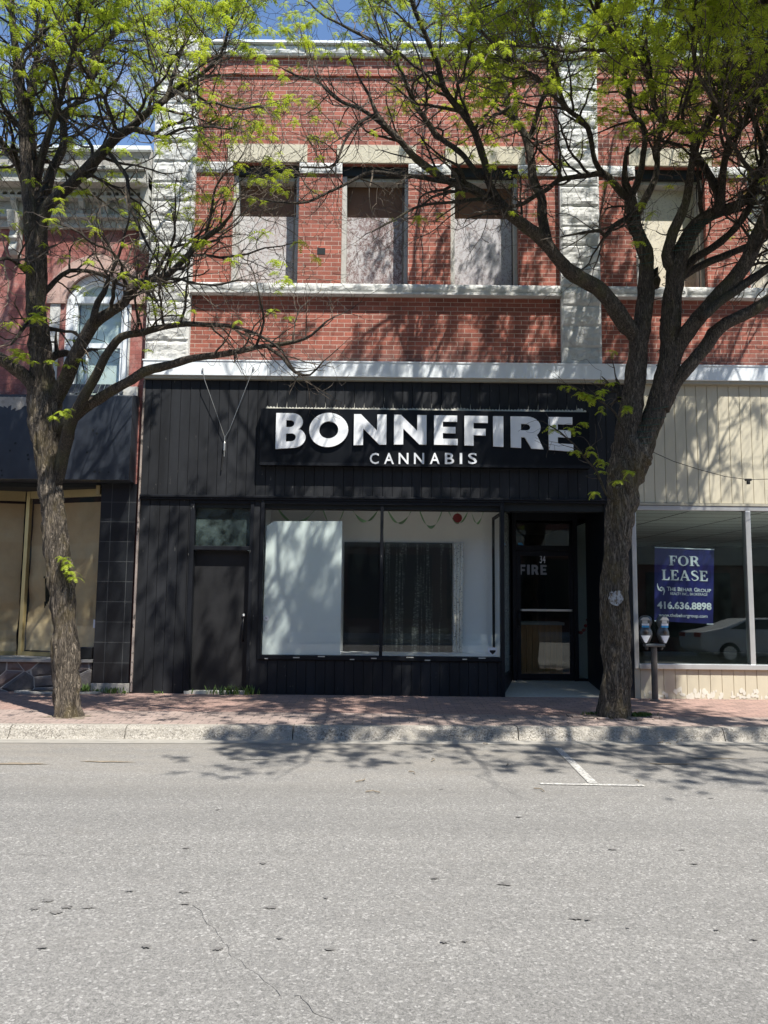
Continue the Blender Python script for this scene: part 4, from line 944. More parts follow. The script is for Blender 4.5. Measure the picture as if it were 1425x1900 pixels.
def paper(p, q, z0, z1, seed, tear=None):
    mb = MB(); nx, nz = 50, 70
    idx = {}
    for j in range(nz+1):
        for i in range(nx+1):
            u, v = i/nx, j/nz; x = p[0]+(q[0]-p[0])*u; y = p[1]+(q[1]-p[1])*u; z = z0+(z1-z0)*v
            y += .045+.06*mnoise.fractal(Vector((u*4+seed, v*5, seed)), 1, 2, 5)*(1.25-v); idx[i, j] = len(mb.v); mb.v.append((x, y, z))
    for j in range(nz):
        for i in range(nx):
            u, v = i/nx, j/nz
            if tear and .20 < v < .5:
                c_ = tear+.04*math.sin(v*20); hw = .05*max(0, 1-abs(v-.38)/.13)
                if abs(u-c_) < hw: continue
            mb.f.append((idx[i, j], idx[i+1, j], idx[i+1, j+1], idx[i, j+1]))
    return mb
paper((Pl[0]+.10, Pl[1]+.02), (Pr[0]-.05, Pr[1]+.05), .72, 3.10, 1, .24).build('paper', 'brown_paper', wf, smooth=True)
paper(Pf, (Pl[0]-.05, Pl[1]+.02), .70, 3.10, 5).build('paper', 'brown_paper', wf, smooth=True)
m_ = MB(); slant(m_, (Pl[0]+.02, Pl[1]+.25), (Pr[0], Pr[1]+.25), .64, 3.3, .02); slant(m_, (Pf[0], Pf[1]+.3), (Pl[0], Pl[1]+.3), .64, 3.3, .02); m_.build('window_backing', 'interior_dark', lb)
q = at(182, 909, -.02); MB().box(q.x-.03, q.x+.03, -.03, .05, q.z-.07, q.z+.07).build('bracket', 'gold_metal', lb)
q = at(177, 1158, .08); MB().box(q.x-.035, q.x+.035, .085, .09, q.z-.06, q.z+.07).build('notice', 'white_print', lb)
p, q = at(147, 1221, -.02), at(171, 1201, -.02); bx = thing('black_box', (p.x, .05, .637), 'small shiny black box on the sill beside the left tree trunk', 'box')
MB().box(p.x, q.x, -.03, .06, .637, q.z).build('box_body', 'black_plastic', bx, bevel=.01); MB().box(p.x+.012, q.x-.012, -.036, -.029, .65, q.z-.012).build('box_lid', 'dark_window', bx, bevel=.004)
# cellar hatch
q = gr(88, 1292, GZ); mb = MB(); n = 28
i0 = 0; mb.v = [(q.x+.66*math.cos(2*math.pi*k/n), -.14+.17*math.sin(2*math.pi*k/n), GZ+.005) for k in range(n)]+[(q.x+.66*math.cos(2*math.pi*k/n), -.14+.17*math.sin(2*math.pi*k/n), GZ+.03) for k in range(n)]
mb.f = [(k, (k+1) % n, n+(k+1) % n, n+k) for k in range(n)]+[tuple(range(n, 2*n))]
tagp(mb.build('cellar_cover', 'concrete', None), 'oval concrete cellar cover against the stone base', 'cover')
mb2 = MB(); mb2.v = [(q.x+.04+.50*math.cos(2*math.pi*k/n), -.12+.115*math.sin(2*math.pi*k/n), GZ+.034) for k in range(n)]; mb2.f = [tuple(range(n))]
mb2.build('dark_lid', 'iron_cover', bpy.data.objects['cellar_cover'])

# ================================================================== ACROSS THE STREET
ob = thing('opposite_building', (2, -18.2, GZ), 'dark brick shop row across the street, mirrored in the shop glass', 'building')
mb = MB(); mb.box(-50, 50, -24, -18.3, GZ, 9.5); mb.build('wall', 'far_brick', ob)
for k in range(-6, 17): MB().box(-20+k*3.9, -18.6+k*3.9, -18.3, -18.24, 5.6, 7.9).build('window', 'dark_window', ob); MB().box(-20.9+k*3.9, -17.6+k*3.9, -18.3, -18.22, .7, 3.2).build('shop_window', 'dark_window', ob)
MB().box(-50, 50, -18.45, -18.1, 9.5, 9.8).build('cornice', 'grey_parapet', ob)
MB().box(-50, 50, -18.3, -18.15, 3.5, 4.4).build('sign_band', 'beige_trim', ob)
car = thing('parked_car', (12.3, -13.35, 0), 'white sedan parked across the street, seen mirrored in the right shop window', 'car')
side = [(-2.3, .45), (-2.33, .75), (-2.28, .98), (-1.75, 1.08), (-1.55, 1.12), (-.75, 1.42), (.35, 1.45), (1.25, 1.05), (2.0, .92), (2.28, .72), (2.32, .42), (1.85, .28), (-1.9, .28)]
mb = MB(); n = len(side); W = .9
rows = [(-1, .0), (-.97, .02), (0, 0)]
for s_, ins in ((-1, 0), (1, 0)):
    mb.v += [(12.3+x, -13.35+s_*(W-(max(0, z-.95)*.45)), z) for x, z in side]
mb.f = [tuple(range(n)), tuple(range(2*n-1, n-1, -1))]+[(i, n+i, n+(i+1) % n, (i+1) % n) for i in range(n)]
mb.build('body', 'car_white', car, bevel=.05)
for s_ in (-1, 1):
    y_ = lambda z: -13.35+s_*(W-(z-.95)*.45+.004)
    for pts in ([(-1.35, 1.08), (-.72, 1.36), (-.05, 1.39), (-.05, 1.08)], [(.02, 1.08), (.02, 1.39), (.38, 1.385), (1.08, 1.08)]):
        m_ = MB(); m_.v = [(12.3+x, y_(z), z) for x, z in pts]; m_.f = [tuple(range(4))]; m_.build('side_window', 'car_glass', car)
    for xw in (-1.42, 1.42):
        m_ = MB(); c_ = (12.3+xw, -13.35+s_*.80); k = MB(); k.lathe([(.0, 0), (.20, .0), (.33, .0), (.335, .03), (.335, .20), (.0, .20)], (0, 0, 0), 28)
        m_.v = [(c_[0]+x, c_[1]+s_*(.115-z), .335+y) for x, y, z in k.v]; m_.f = k.f; wh = m_.build('wheel', 'rubber', car)
        k = MB(); k.lathe([(.0, 0), (.21, 0), (.21, .01), (.0, .01)], (0, 0, 0), 20); m_ = MB(); m_.v = [(c_[0]+x, c_[1]+s_*(.120-z), .335+y) for x, y, z in k.v]; m_.f = k.f; m_.build('rim', 'silver_metal', wh)
    MB().box(12.3-2.335, 12.3-2.1, -13.35+s_*.62-.2, -13.35+s_*.62+.24, .82, .95).build('tail_light', 'red_lens', car)

# ================================================================== TREES
def catmull(P, R_, step=.10):
    P = [Vector(p) for p in P]; out = []; ro = []
    for i in range(len(P)-1):
        p0, p1, p2, p3 = P[max(i-1, 0)], P[i], P[i+1], P[min(i+2, len(P)-1)]
        n = max(1, int((p2-p1).length/step))
        for k in range(n):
            t_ = k/n; out.append(.5*((2*p1)+(p2-p0)*t_+(2*p0-5*p1+4*p2-p3)*t_*t_+(3*p1-p0-3*p2+p3)*t_**3)); ro.append(R_[i]*(1-t_)+R_[i+1]*t_)
    out.append(P[-1]); ro.append(R_[-1]); return out, ro
def fronds():
    """a tuft of young pinnate leaves, drooping from one bud"""
    V, Fc = [], []
    nf = random.randint(5, 8)
    for f in range(nf):
        az = 2*math.pi*f/nf+random.uniform(-.4, .4); ln = random.uniform(.07, .15); up = random.uniform(-.1, .9)
        d = Vector((math.cos(az), math.sin(az), up)).normalized(); p = Vector((0, 0, 0)); m = 6
        for k in range(m):
            q = p+d*ln/m; side = d.cross(Vector((0, 0, 1))); side = side.normalized() if side.length > .01 else Vector((1, 0, 0))
            w = .026*math.sin(math.pi*(k+.8)/(m+.9))+.004; lf = ln/m*.42; dn = Vector((0, 0, -w*.35))
            for s_ in (-1, 1):
                c_ = (p+q)/2; tip = c_+side*s_*w+d*lf*.9+dn; i0 = len(V)
                V += [tuple(c_-d*lf), tuple(c_+side*s_*w*.55-d*lf*.5+dn*.5), tuple(tip), tuple(c_+d*lf*.6)]; Fc.append((i0, i0+1, i0+2, i0+3))
            p = q; d = (d+Vector((0, 0, -.32))).normalized()
    return np.array(V), np.array(Fc)
TUFTS = [fronds() for _ in range(14)]

class Tree:
    def __init__(s): s.trunk = MB(); s.big = MB(); s.mid = MB(); s.tw = MB(); s.leaf = []; s.ntw = 0; s.sp = .08
    def limb(s, pts, y0, y1, leaf=(0.3, 1.0), dens=1.0, start=.12, big=None, l1=1.0, yb=0.0):
        n = len(pts); P = []; R_ = []
        L = [0]
        for a, b in zip(pts, pts[1:]): L.append(L[-1]+math.hypot(b[0]-a[0], b[1]-a[1]))
        for (px, py, w), l in zip(pts, L):
            t_ = l/L[-1]; Y = y0+(y1-y0)*(t_**1.15)+yb*math.sin(math.pi*t_); p = at(px, py, Y); P.append(p)
            dep = (Y+D)*math.cos(PIT)+(p.z-H)*math.sin(PIT); R_.append(w*.5*dep/F)
        P, R_ = catmull(P, R_, .03 if dens < .02 else .09)
        for i in range(1, len(P)-1):
            r = R_[i]; P[i] = P[i]+Vector((mnoise.noise(P[i]*2.3), mnoise.noise(P[i]*2.3+Vector((9, 9, 9))), mnoise.noise(P[i]*2.3+Vector((4, 7, 2)))))*(.03 if r < .12 else .0)
        mx = max(R_)
        (s.trunk if dens < .02 else s.big if (big or mx > .085) else s.mid).tube(P, R_, 72 if dens < .02 else 36 if big else (14 if mx > .05 else 9), jit=.17 if big else .12)
        s.branch(P, R_, leaf, dens, start, l1)
        return P
    def limb3(s, P, R_, leaf=(.8, 1), dens=1.0, l1=1.0):
        P, R_ = catmull([Vector(p) for p in P], R_, .09)
        for i in range(1, len(P)-1): P[i] = P[i]+Vector((mnoise.noise(P[i]*2.3), mnoise.noise(P[i]*2.3+Vector((9, 9, 9))), mnoise.noise(P[i]*2.3+Vector((4, 7, 2)))))*.05
        s.mid.tube(P, R_, 9, jit=.12); s.branch(P, R_, leaf, dens, .1, l1)
    def branch(s, P, R_, leaf, dens, start, l1):
        tot = len(P)
        spacing = s.sp/dens; acc = 0
        for i in range(1, tot):
            acc += (P[i]-P[i-1]).length; t_ = i/tot
            if t_ < start: acc = 0; continue
            if acc > spacing*random.uniform(.6, 1.4):
                acc = 0
                if (P[i].z > (8.9 if LEAFMODE == 'L' else 9.3) or P[i].x > 6.3 or P[i].x < -6.5) and random.random() < .68: continue
                d = (P[i]-P[i-1]).normalized(); ln = l1*random.uniform(.5, 1.9)*(1.15-.45*t_)
                s.grow(P[i], d, ln, min(R_[i]*.55, .0075+ln*.0115), 1, leaf[0]+(leaf[1]-leaf[0])*t_)
        # tip continues
        s.grow(P[-1], (P[-1]-P[-2]).normalized(), .9*l1, R_[-1]*.9, 1, leaf[1], tip=True)
    def grow(s, p, d, ln, r, lev, leaf, tip=False):
        if s.ntw > MAXTW: return
        s.ntw += 1
        if not tip:
            ax = Vector((random.gauss(0, 1), random.gauss(0, 1), random.gauss(0, 1))); ax = (ax-d*ax.dot(d)).normalized()
            ang = rad(random.uniform(35, 75)); d = (d*math.cos(ang)+ax*math.sin(ang)); d.z += .25 if lev == 1 else .05; d.normalize()
        seg = (.11, .08, .055)[lev-1]; n = max(2, int(ln/seg)); P = [p.copy()]; R_ = [r]; q = p.copy()
        for k in range(n):
            d = (d+Vector((random.gauss(0, 1), random.gauss(0, 1), random.gauss(0, 1)))*(.20, .26, .30)[lev-1]+Vector((0, 0, .03))).normalized()
            if q.y+d.y*seg > -.28 and d.y > -.2: d.y = -abs(d.y)-.2; d.normalize()
            q = q+d*seg; P.append(q.copy()); R_.append(max(.0022, r*(1-.75*(k+1)/n)))
            if lev < 3 and k > 0 and random.random() < (.82, .66)[lev-1]:
                s.grow(q, d, ln*random.uniform(.25, .6) if lev == 1 else random.uniform(.08, .28), max(.0024, R_[-1]*.7), lev+1, leaf)
            if lev >= 2 and random.random() < .125*leafp(q, leaf): s.leaf.append((q.copy(), d.copy()))
        (s.mid if r > .016 else s.tw).tube(P, R_, 6 if r > .016 else 3, cap=False)
        if random.random() < .42*leafp(q, leaf): s.leaf.append((q.copy(), d.copy()))
    def finish(s, root, leafmat='leaf'):
        s.trunk.build('trunk', 'bark', root, smooth=True); s.big.build('main_limbs', 'bark_mid', root, smooth=True); s.mid.build('branches', 'bark_dark', root, smooth=True); s.tw.build('twigs', 'twig_bark', root)
        V, Fc = [], []; base = 0; off = np.array(root.location)
        for p, d in s.leaf:
            tv, tf_ = random.choice(TUFTS); a = random.uniform(0, 6.283); sc = random.uniform(.55, 1.2); c_, s_ = math.cos(a)*sc, math.sin(a)*sc
            M = np.array([[c_, -s_, 0], [s_, c_, 0], [0, 0, sc]])
            V.append(tv@M.T+np.array(p)-off); Fc.append(tf_+base); base += len(tv)
        V = np.concatenate(V); Fc = np.concatenate(Fc); me = bpy.data.meshes.new('crown')
        me.vertices.add(len(V)); me.vertices.foreach_set('co', V.ravel().astype(np.float32)); me.loops.add(Fc.size); me.loops.foreach_set('vertex_index', Fc.ravel().astype(np.int32))
        me.polygons.add(len(Fc)); me.polygons.foreach_set('loop_start', np.arange(0, Fc.size, 4, dtype=np.int32)); me.update(calc_edges=True); me.validate()
        link_mesh('crown', me, leafmat, root)
        print('tree', len(s.tw.f), len(s.mid.f), len(s.big.f), 'tufts', len(s.leaf), 'twigs', s.ntw)
MAXTW = 16000
LEAFMODE = 'L'
def leafp(q, leaf):
    clump = mnoise.noise(Vector((q.x*1.1, q.y*1.1, q.z*1.1)))
    k = min(1, max(0, (q.z-5.5)/4.0))*.85 if LEAFMODE == 'L' else 1.6*min(1, max(0, (q.z-7.0)/2.4))
    if q.z > 9.7 and q.y > -4.5: k *= .4
    return leaf*(.12+.88*k)*(1.0 if clump > .03 else .22)

# ---- left tree
lt = thing('locust_tree', (-3.86, -2.25, GZ), 'locust tree with a curving mossy trunk in front of the papered shop window', 'tree', 'street trees on the pavement')
T = Tree(); yb0 = -2.25
trunk = [(128, 1345, 64), (127, 1328, 54), (124, 1290, 47), (121, 1200, 44), (118, 1120, 43), (110, 1060, 45), (103, 1000, 43), (97, 950, 41), (93, 890, 44), (89, 830, 50), (85, 780, 60), (83, 735, 54), (81, 700, 38), (79, 675, 20)]
T.limb(trunk, yb0, yb0-.05, dens=.01, start=2, big=True)
yt = yb0-.05
T.limb([(83, 745, 50), (79, 690, 42), (75, 640, 38), (70, 575, 32), (63, 500, 30), (57, 430, 25), (52, 360, 22), (47, 290, 20), (42, 210, 17), (34, 150, 14), (28, 80, 12), (20, 0, 10), (10, -90, 8), (0, -190, 6), (-20, -300, 4)], yt, yt-1.3, (.3, 1), 1.0, .32, True)
T.limb([(72, 575, 22), (80, 500, 20), (74, 430, 20), (70, 360, 19), (62, 290, 18), (54, 215, 16), (60, 150, 12), (72, 80, 10), (90, 0, 8), (110, -90, 6), (120, -200, 4)], yt, yt+.5, (.4, 1), 1.0, .3)
T.limb([(88, 770, 40), (60, 715, 28), (30, 688, 24), (0, 668, 22), (-50, 640, 20), (-120, 600, 16), (-200, 520, 12), (-300, 430, 8)], yt, yt-1.2, (.3, .8), .8, .3)
T.limb([(95, 750, 34), (122, 700, 27), (140, 660, 25), (151, 638, 24), (172, 600, 22), (200, 583, 19), (235, 560, 17), (243, 540, 16), (270, 522, 14), (309, 511, 12), (337, 484, 11), (379, 445, 10), (408, 422, 8), (425, 400, 5), (440, 370, 3)], yt, yt-1.3, (.4, .7), 1.0, .4)
T.limb([(172, 600, 14), (180, 560, 12), (195, 540, 10), (210, 500, 7), (225, 455, 5), (240, 400, 3)], yt-.5, yt-.9, (.4, .6), 1.0, .3, l1=.6)
T.limb([(100, 800, 30), (120, 785, 24), (147, 765, 22), (196, 733, 19), (235, 712, 18), (267, 689, 18), (310, 678, 16), (350, 668, 14), (396, 661, 12), (445, 649, 11), (491, 640, 9), (540, 635, 7), (580, 620, 5), (605, 597, 4)], yt, yt-1.6, (.05, .3), .6, .55, l1=.7)
T.limb([(491, 640, 8), (520, 662, 6), (545, 690, 6), (575, 695, 4), (600, 670, 3)], yt-1.25, yt-1.6, (.05, .1), .8, .3, l1=.5)
T.limb([(104, 900, 22), (113, 850, 24), (130, 785, 22), (151, 750, 20), (179, 691, 17), (207, 646, 15), (225, 625, 14), (263, 617, 13), (305, 607, 11), (344, 603, 10), (403, 603, 8), (452, 610, 6), (491, 628, 5), (520, 650, 4)], yt, yt-1.5, (.15, .5), .8, .45, l1=.8)
T.limb([(76, 470, 24), (81, 395, 22), (119, 354, 20), (147, 326, 20), (168, 302, 19), (196, 277, 18), (218, 253, 17), (239, 239, 15), (267, 218, 13), (298, 193, 12), (323, 168, 10), (347, 154, 9), (370, 140, 8), (404, 105, 6), (421, 63, 5), (439, 14, 4), (450, -30, 3)], yt-.2, yt-2.1, (.7, .9), 1.1, .2)
T.limb([(78, 400, 20), (88, 337, 18), (105, 298, 16), (116, 267, 14), (119, 225, 13), (126, 210, 12), (151, 182, 11), (168, 150, 14), (175, 105, 14), (186, 84, 13), (217, 60, 12), (253, 39, 10), (298, 21, 8), (351, 0, 7), (400, -40, 5)], yt-.2, yt+.8, (.7, 1), 1.1, .2)
T.limb([(66, 330, 16), (88, 246, 12), (102, 210, 10), (125, 140, 9), (140, 70, 8), (150, 0, 6), (165, -90, 5), (185, -190, 3)], yt-.3, yt-2.0, (.8, 1), 1.1, .2)
T.limb([(60, 380, 16), (35, 316, 13), (21, 288, 12), (0, 260, 10), (-40, 200, 8), (-90, 120, 6), (-140, 20, 4)], yt, yt-1.6, (.6, 1), 1.1, .2)
T.limb([(52, 330, 12), (20, 290, 9), (-15, 250, 7), (-60, 240, 5)], yt, yt+.9, (.6, .9), 1.0, .2)
T.limb([(68, 560, 12), (95, 530, 10), (105, 519, 9), (130, 502, 8), (168, 502, 7), (200, 515, 6), (228, 530, 6), (267, 526, 4)], yt, yt+1.0, (.5, .8), 1.2, .2, l1=.7)
T.limb([(66, 520, 12), (40, 500, 9), (15, 480, 7), (-20, 490, 5)], yt, yt-.9, (.9, 1), 1.4, .1, l1=.7)
T.limb([(70, 590, 10), (50, 600, 7), (30, 625, 5), (20, 640, 3)], yt, yt-.6, (.9, 1), 1.3, .1, l1=.5)
T.limb([(91, 610, 9), (120, 615, 6), (140, 617, 5), (150, 635, 3)], yt, yt-.4, (.3, .4), .8, .2, l1=.5)
T.limb([(240, 240, 10), (270, 245, 8), (300, 252, 7), (335, 240, 5), (380, 235, 4), (430, 238, 3)], yt-1.0, yt-2.3, (.6, .8), 1.1, .2, l1=.8)
T.limb([(196, 277, 9), (235, 330, 7), (240, 380, 6), (262, 430, 6), (280, 465, 4), (300, 500, 3)], yt-.8, yt-.9, (.2, .4), .9, .2, l1=.7)
T.limb([(119, 225, 9), (100, 160, 8), (95, 90, 7), (60, 20, 6), (50, -60, 4)], yt, yt+.9, (.7, 1), 1.1, .2)
T.limb([(217, 60, 9), (215, 20, 8), (225, -50, 6), (240, -130, 4)], yt+.4, yt-1.0, (.8, 1), 1.1, .2)
T.limb([(323, 168, 8), (360, 190, 6), (400, 190, 5), (440, 200, 4), (490, 200, 3)], yt-1.8, yt-2.8, (.6, .8), 1.1, .1, l1=.7)
T.limb([(300, 192, 8), (330, 120, 6), (345, 60, 5), (350, 10, 4), (365, -60, 3)], yt-1.5, yt-.2, (.8, .9), 1.1, .1, l1=.8)
T.limb([(175, 105, 9), (150, 60, 8), (135, 10, 6), (130, -60, 5), (120, -160, 3)], yt+.3, yt-1.6, (.8, 1), 1.1, .1)
T.limb([(379, 445, 6), (390, 400, 5), (400, 350, 4), (430, 310, 3)], yt-1.2, yt-1.9, (.5, .7), 1.2, .1, l1=.7)
T.limb([(267, 523, 7), (330, 520, 5), (390, 530, 4), (450, 520, 3)], yt-.9, yt-2.0, (.8, .9), 1.3, .1, l1=.7)
if 0: T.limb([(-120, 600, 8), (-160, 480, 8), (-190, 330, 7), (-220, 180, 6), (-260, 40, 4)], yt-.6, yt-2.4, (.8, 1), 1.0, .1)
for x0, x3 in ((-3.8, -3.0), (-3.4, -2.0), (-4.4, -5.0)):
    T.limb3([(x0, -3.2, 9.2), ((x0+x3)/2, -4.1, 9.8), (x3, -5.0, 10.0)], [.045, .03, .014], (.9, 1), 1.0, .9)
for px, py in ((122, 1040), (128, 1048), (133, 1062), (136, 1072), (120, 1036)):
    for k in range(2): T.leaf.append((at(px+random.uniform(-4, 4), py, yb0-.19), Vector((0, 0, 1))))
for px, py in ((30, 660), (45, 655), (20, 650), (55, 668), (40, 665), (15, 600), (60, 590), (75, 585), (115, 765), (125, 760), (105, 770)):
    for k in range(2): T.leaf.append((at(px+random.uniform(-9, 9), py+random.uniform(-6, 6), yb0-.5), Vector((0, 0, 1))))
T.finish(lt)

# ---- right tree
LEAFMODE = 'R'; MAXTW = 40000
rt = thing('locust_tree', (3.0, -1.85, GZ), 'larger locust tree with a V fork standing between the entrance and the parking meter', 'tree', 'street trees on the pavement')
T = Tree(); T.sp = .078; yb0 = -1.85
T.limb([(1141, 1345, 76), (1141, 1326, 64), (1142, 1290, 54), (1144, 1230, 50), (1142, 1150, 50), (1143, 1060, 47), (1146, 1000, 46), (1150, 950, 50), (1158, 900, 60), (1168, 855, 70), (1174, 830, 66), (1178, 805, 48), (1181, 785, 22)], yb0, yb0, dens=.01, start=2, big=True)
T.limb([(1158, 900, 50), (1163, 860, 52), (1165, 805, 46), (1172, 750, 40), (1180, 695, 36), (1186, 640, 34), (1193, 600, 33), (1198, 560, 30), (1202, 521, 28), (1200, 480, 26), (1184, 435, 24), (1176, 398, 22), (1169, 368, 20)], yb0, yb0-.3, (.05, .1), .5, .6, True, l1=.8)
YA = yb0-.3
T.limb([(1192, 640, 32), (1178, 622, 30), (1154, 590, 29), (1128, 555, 28), (1106, 533, 27), (1077, 518, 26), (1055, 503, 24), (1029, 474, 24), (1007, 444, 23), (977, 422, 22), (959, 405, 20), (935, 390, 17), (905, 368, 15), (870, 345, 15), (839, 337, 13), (803, 316, 14), (772, 295, 13), (744, 260, 12), (716, 235, 12), (700, 212, 9), (690, 190, 6)], yb0-.1, yb0-1.9, (.03, .5), .9, .45, True, l1=.85)
T.limb([(1040, 487, 18), (1022, 460, 18), (1007, 405, 18), (1003, 368, 16), (988, 332, 16), (981, 287, 15), (974, 254, 14), (955, 221, 12), (941, 184, 11), (933, 147, 9), (925, 100, 8), (915, 40, 7), (905, -40, 5), (895, -130, 4)], yb0-.6, yb0+.7, (.3, .9), 1.0, .25)
T.limb([(978, 265, 10), (999, 206, 9), (1018, 158, 8), (1028, 125, 7), (1040, 60, 6), (1050, -20, 5), (1060, -110, 3)], yb0+.2, yb0-1.0, (.5, 1), 1.0, .2)
T.limb([(950, 400, 16), (915, 355, 14), (900, 300, 14), (881, 246, 13), (856, 207, 12), (825, 165, 11), (814, 119, 10), (793, 77, 9), (772, 18, 8), (750, -50, 6), (730, -140, 4)], yb0-1.0, yb0-2.6, (.1, .9), 1.1, .3)
T.limb([(895, 330, 11), (860, 290, 10), (821, 256, 10), (797, 228, 10), (768, 196, 9), (752, 147, 8), (726, 105, 8), (698, 77, 7), (646, 53, 5), (605, 30, 4), (575, 5, 3)], yb0-1.2, yb0-.4, (.3, .7), 1.2, .2, l1=.8)
T.limb([(839, 337, 9), (790, 330, 8), (740, 325, 8), (690, 320, 7), (650, 335, 6), (610, 358, 5), (570, 375, 5), (530, 375, 4), (490, 370, 3)], yb0-1.3, yb0-2.2, (.1, .3), .9, .15, l1=.6)
T.limb([(700, 212, 7), (660, 230, 6), (640, 262, 5), (628, 290, 5), (610, 310, 4), (560, 310, 3)], yb0-1.8, yb0-2.2, (.2, .4), 1.1, .1, l1=.7)
T.limb([(716, 235, 8), (670, 205, 7), (620, 180, 6), (585, 150, 5), (540, 135, 4)], yb0-1.8, yb0-1.2, (.3, .5), 1.2, .1, l1=.7)
T.limb([(935, 390, 8), (900, 370, 8), (850, 372, 6), (790, 380, 5), (740, 402, 4), (690, 430, 3)], yb0-1.1, yb0-2.0, (.05, .15), 1.0, .1, l1=.6)
T.limb([(1169, 368, 16), (1158, 361, 15), (1139, 343, 13), (1121, 324, 12), (1084, 328, 9), (1036, 335, 9), (1010, 354, 8), (974, 376, 8), (940, 384, 6), (905, 390, 4)], YA, YA-1.1, (.1, .3), 1.0, .2, l1=.7)
T.limb([(1121, 324, 11), (1106, 300, 10), (1091, 236, 10), (1077, 217, 9), (1054, 203, 9), (1040, 173, 8), (1032, 130, 7), (1000, 80, 6), (985, 10, 5), (970, -70, 4)], YA-.2, YA-1.9, (.3, 1), 1.1, .2)
T.limb([(1170, 372, 14), (1184, 331, 12), (1195, 295, 11), (1193, 240, 10), (1170, 200, 9), (1160, 140, 8), (1150, 70, 7), (1140, 0, 6), (1135, -90, 4)], YA, YA+.7, (.3, 1), 1.1, .2)
T.limb([(1176, 395, 12), (1140, 420, 9), (1122, 438, 8), (1112, 428, 6), (1080, 430, 5), (1040, 440, 3)], YA, YA-.8, (.2, .3), .8, .2, l1=.6)
YC = yb0-.1
T.limb([(1174, 880, 44), (1190, 830, 42), (1213, 768, 40), (1230, 715, 37), (1240, 676, 36), (1244, 621, 34), (1247, 566, 34), (1251, 529, 34), (1256, 492, 32), (1266, 458, 29), (1283, 431, 27), (1305, 409, 24), (1335, 394, 22), (1357, 387, 19), (1385, 370, 16), (1410, 330, 13), (1440, 270, 11), (1470, 190, 9), (1500, 90, 7), (1520, -20, 5)], yb0, YC-.8, (.05, .9), .9, .45, True)
T.limb([(1210, 530, 26), (1222, 505, 25), (1206, 516, 24), (1198, 480, 22), (1186, 445, 20), (1180, 410, 16), (1195, 370, 14), (1215, 330, 12), (1220, 280, 10), (1228, 220, 9), (1235, 150, 8), (1250, 80, 7), (1262, 0, 6), (1270, -100, 4)], YC, YC+.8, (.2, 1), 1.0, .3)
T.limb([(1250, 500, 24), (1238, 470, 22), (1250, 430, 20), (1268, 395, 17), (1276, 360, 15), (1285, 310, 13), (1287, 258, 12), (1265, 245, 12), (1231, 221, 11), (1213, 191, 11), (1206, 155, 11), (1191, 125, 11), (1169, 99, 10), (1143, 70, 9), (1128, 52, 8), (1100, 10, 6), (1080, -50, 4)], YC-.2, YC-1.8, (.2, 1), 1.1, .25)
T.limb([(1330, 392, 18), (1331, 365, 16), (1323, 343, 15), (1305, 306, 14), (1290, 287, 13), (1300, 250, 12), (1327, 206, 12), (1346, 129, 12), (1357, 66, 11), (1364, 0, 9), (1370, -90, 7), (1372, -190, 4)], YC-.5, YC-.2, (.4, 1), 1.1, .2)
T.limb([(1335, 394, 16), (1338, 350, 14), (1345, 300, 13), (1353, 258, 13), (1375, 236, 12), (1394, 199, 12), (1425, 136, 11), (1460, 60, 9), (1490, -30, 7), (1510, -130, 4)], YC-.5, YC-2.4, (.4, 1), 1.1, .2)
T.limb([(1236, 740, 30), (1250, 660, 28), (1268, 628, 28), (1298, 592, 28), (1324, 558, 28), (1353, 529, 27), (1379, 492, 26), (1405, 444, 26), (1425, 400, 24), (1455, 330, 20), (1500, 230, 16), (1540, 120, 12), (1570, 0, 8), (1590, -120, 5)], YC, YC-1.9, (.1, .9), .9, .3, True)
T.limb([(1228, 760, 28), (1246, 722, 25), (1268, 691, 25), (1298, 658, 24), (1324, 621, 24), (1349, 599, 23), (1386, 580, 21), (1425, 556, 20), (1500, 500, 17), (1580, 410, 13), (1650, 300, 9), (1700, 180, 5)], YC, YC-1.2, (.15, .8), .9, .35, True)
T.limb([(1300, 590, 18), (1335, 560, 17), (1370, 535, 17), (1394, 518, 16), (1425, 497, 15), (1490, 440, 12), (1560, 340, 9), (1620, 220, 5)], YC-.5, YC-.1, (.2, .9), .9, .3)
T.limb([(1254, 530, 18), (1268, 515, 15), (1298, 494, 15), (1327, 478, 14), (1364, 466, 13), (1400, 450, 12), (1440, 420, 10), (1500, 360, 7), (1550, 290, 4)], YC-.1, YC+.8, (.2, .8), .9, .3)
T.limb([(1256, 520, 18), (1272, 500, 16), (1290, 478, 15), (1324, 455, 14), (1360, 425, 13), (1385, 395, 12), (1405, 340, 10), (1420, 260, 9), (1435, 160, 7), (1445, 50, 5), (1450, -60, 3)], YC-.1, YC-1.4, (.3, 1), 1.0, .3)
T.limb([(1143, 70, 8), (1120, 90, 7), (1080, 95, 6), (1030, 92, 5), (970, 88, 4), (910, 95, 3)], YC-1.5, YC-3.0, (.9, 1), 1.3, .1, l1=.8)
T.limb([(1054, 203, 8), (1000, 150, 7), (960, 120, 6), (900, 60, 5), (860, 0, 4), (820, -60, 3)], YA-1.2, YA-3.0, (.6, 1), 1.2, .1, l1=.9)
T.limb([(933, 147, 7), (890, 110, 6), (850, 60, 5), (840, 0, 4), (820, -80, 3)], yb0+.5, yb0-.6, (.8, 1), 1.1, .1, l1=.9)
T.limb([(1165, 130, 8), (1190, 60, 7), (1215, -10, 6), (1230, -110, 4)], YA+.4, YA-1.6, (.8, 1), 1.2, .1)
T.limb([(1375, 236, 8), (1320, 180, 7), (1290, 120, 6), (1290, 40, 5), (1300, -60, 3)], YC-1.2, YC-3.0, (.7, 1), 1.2, .1)
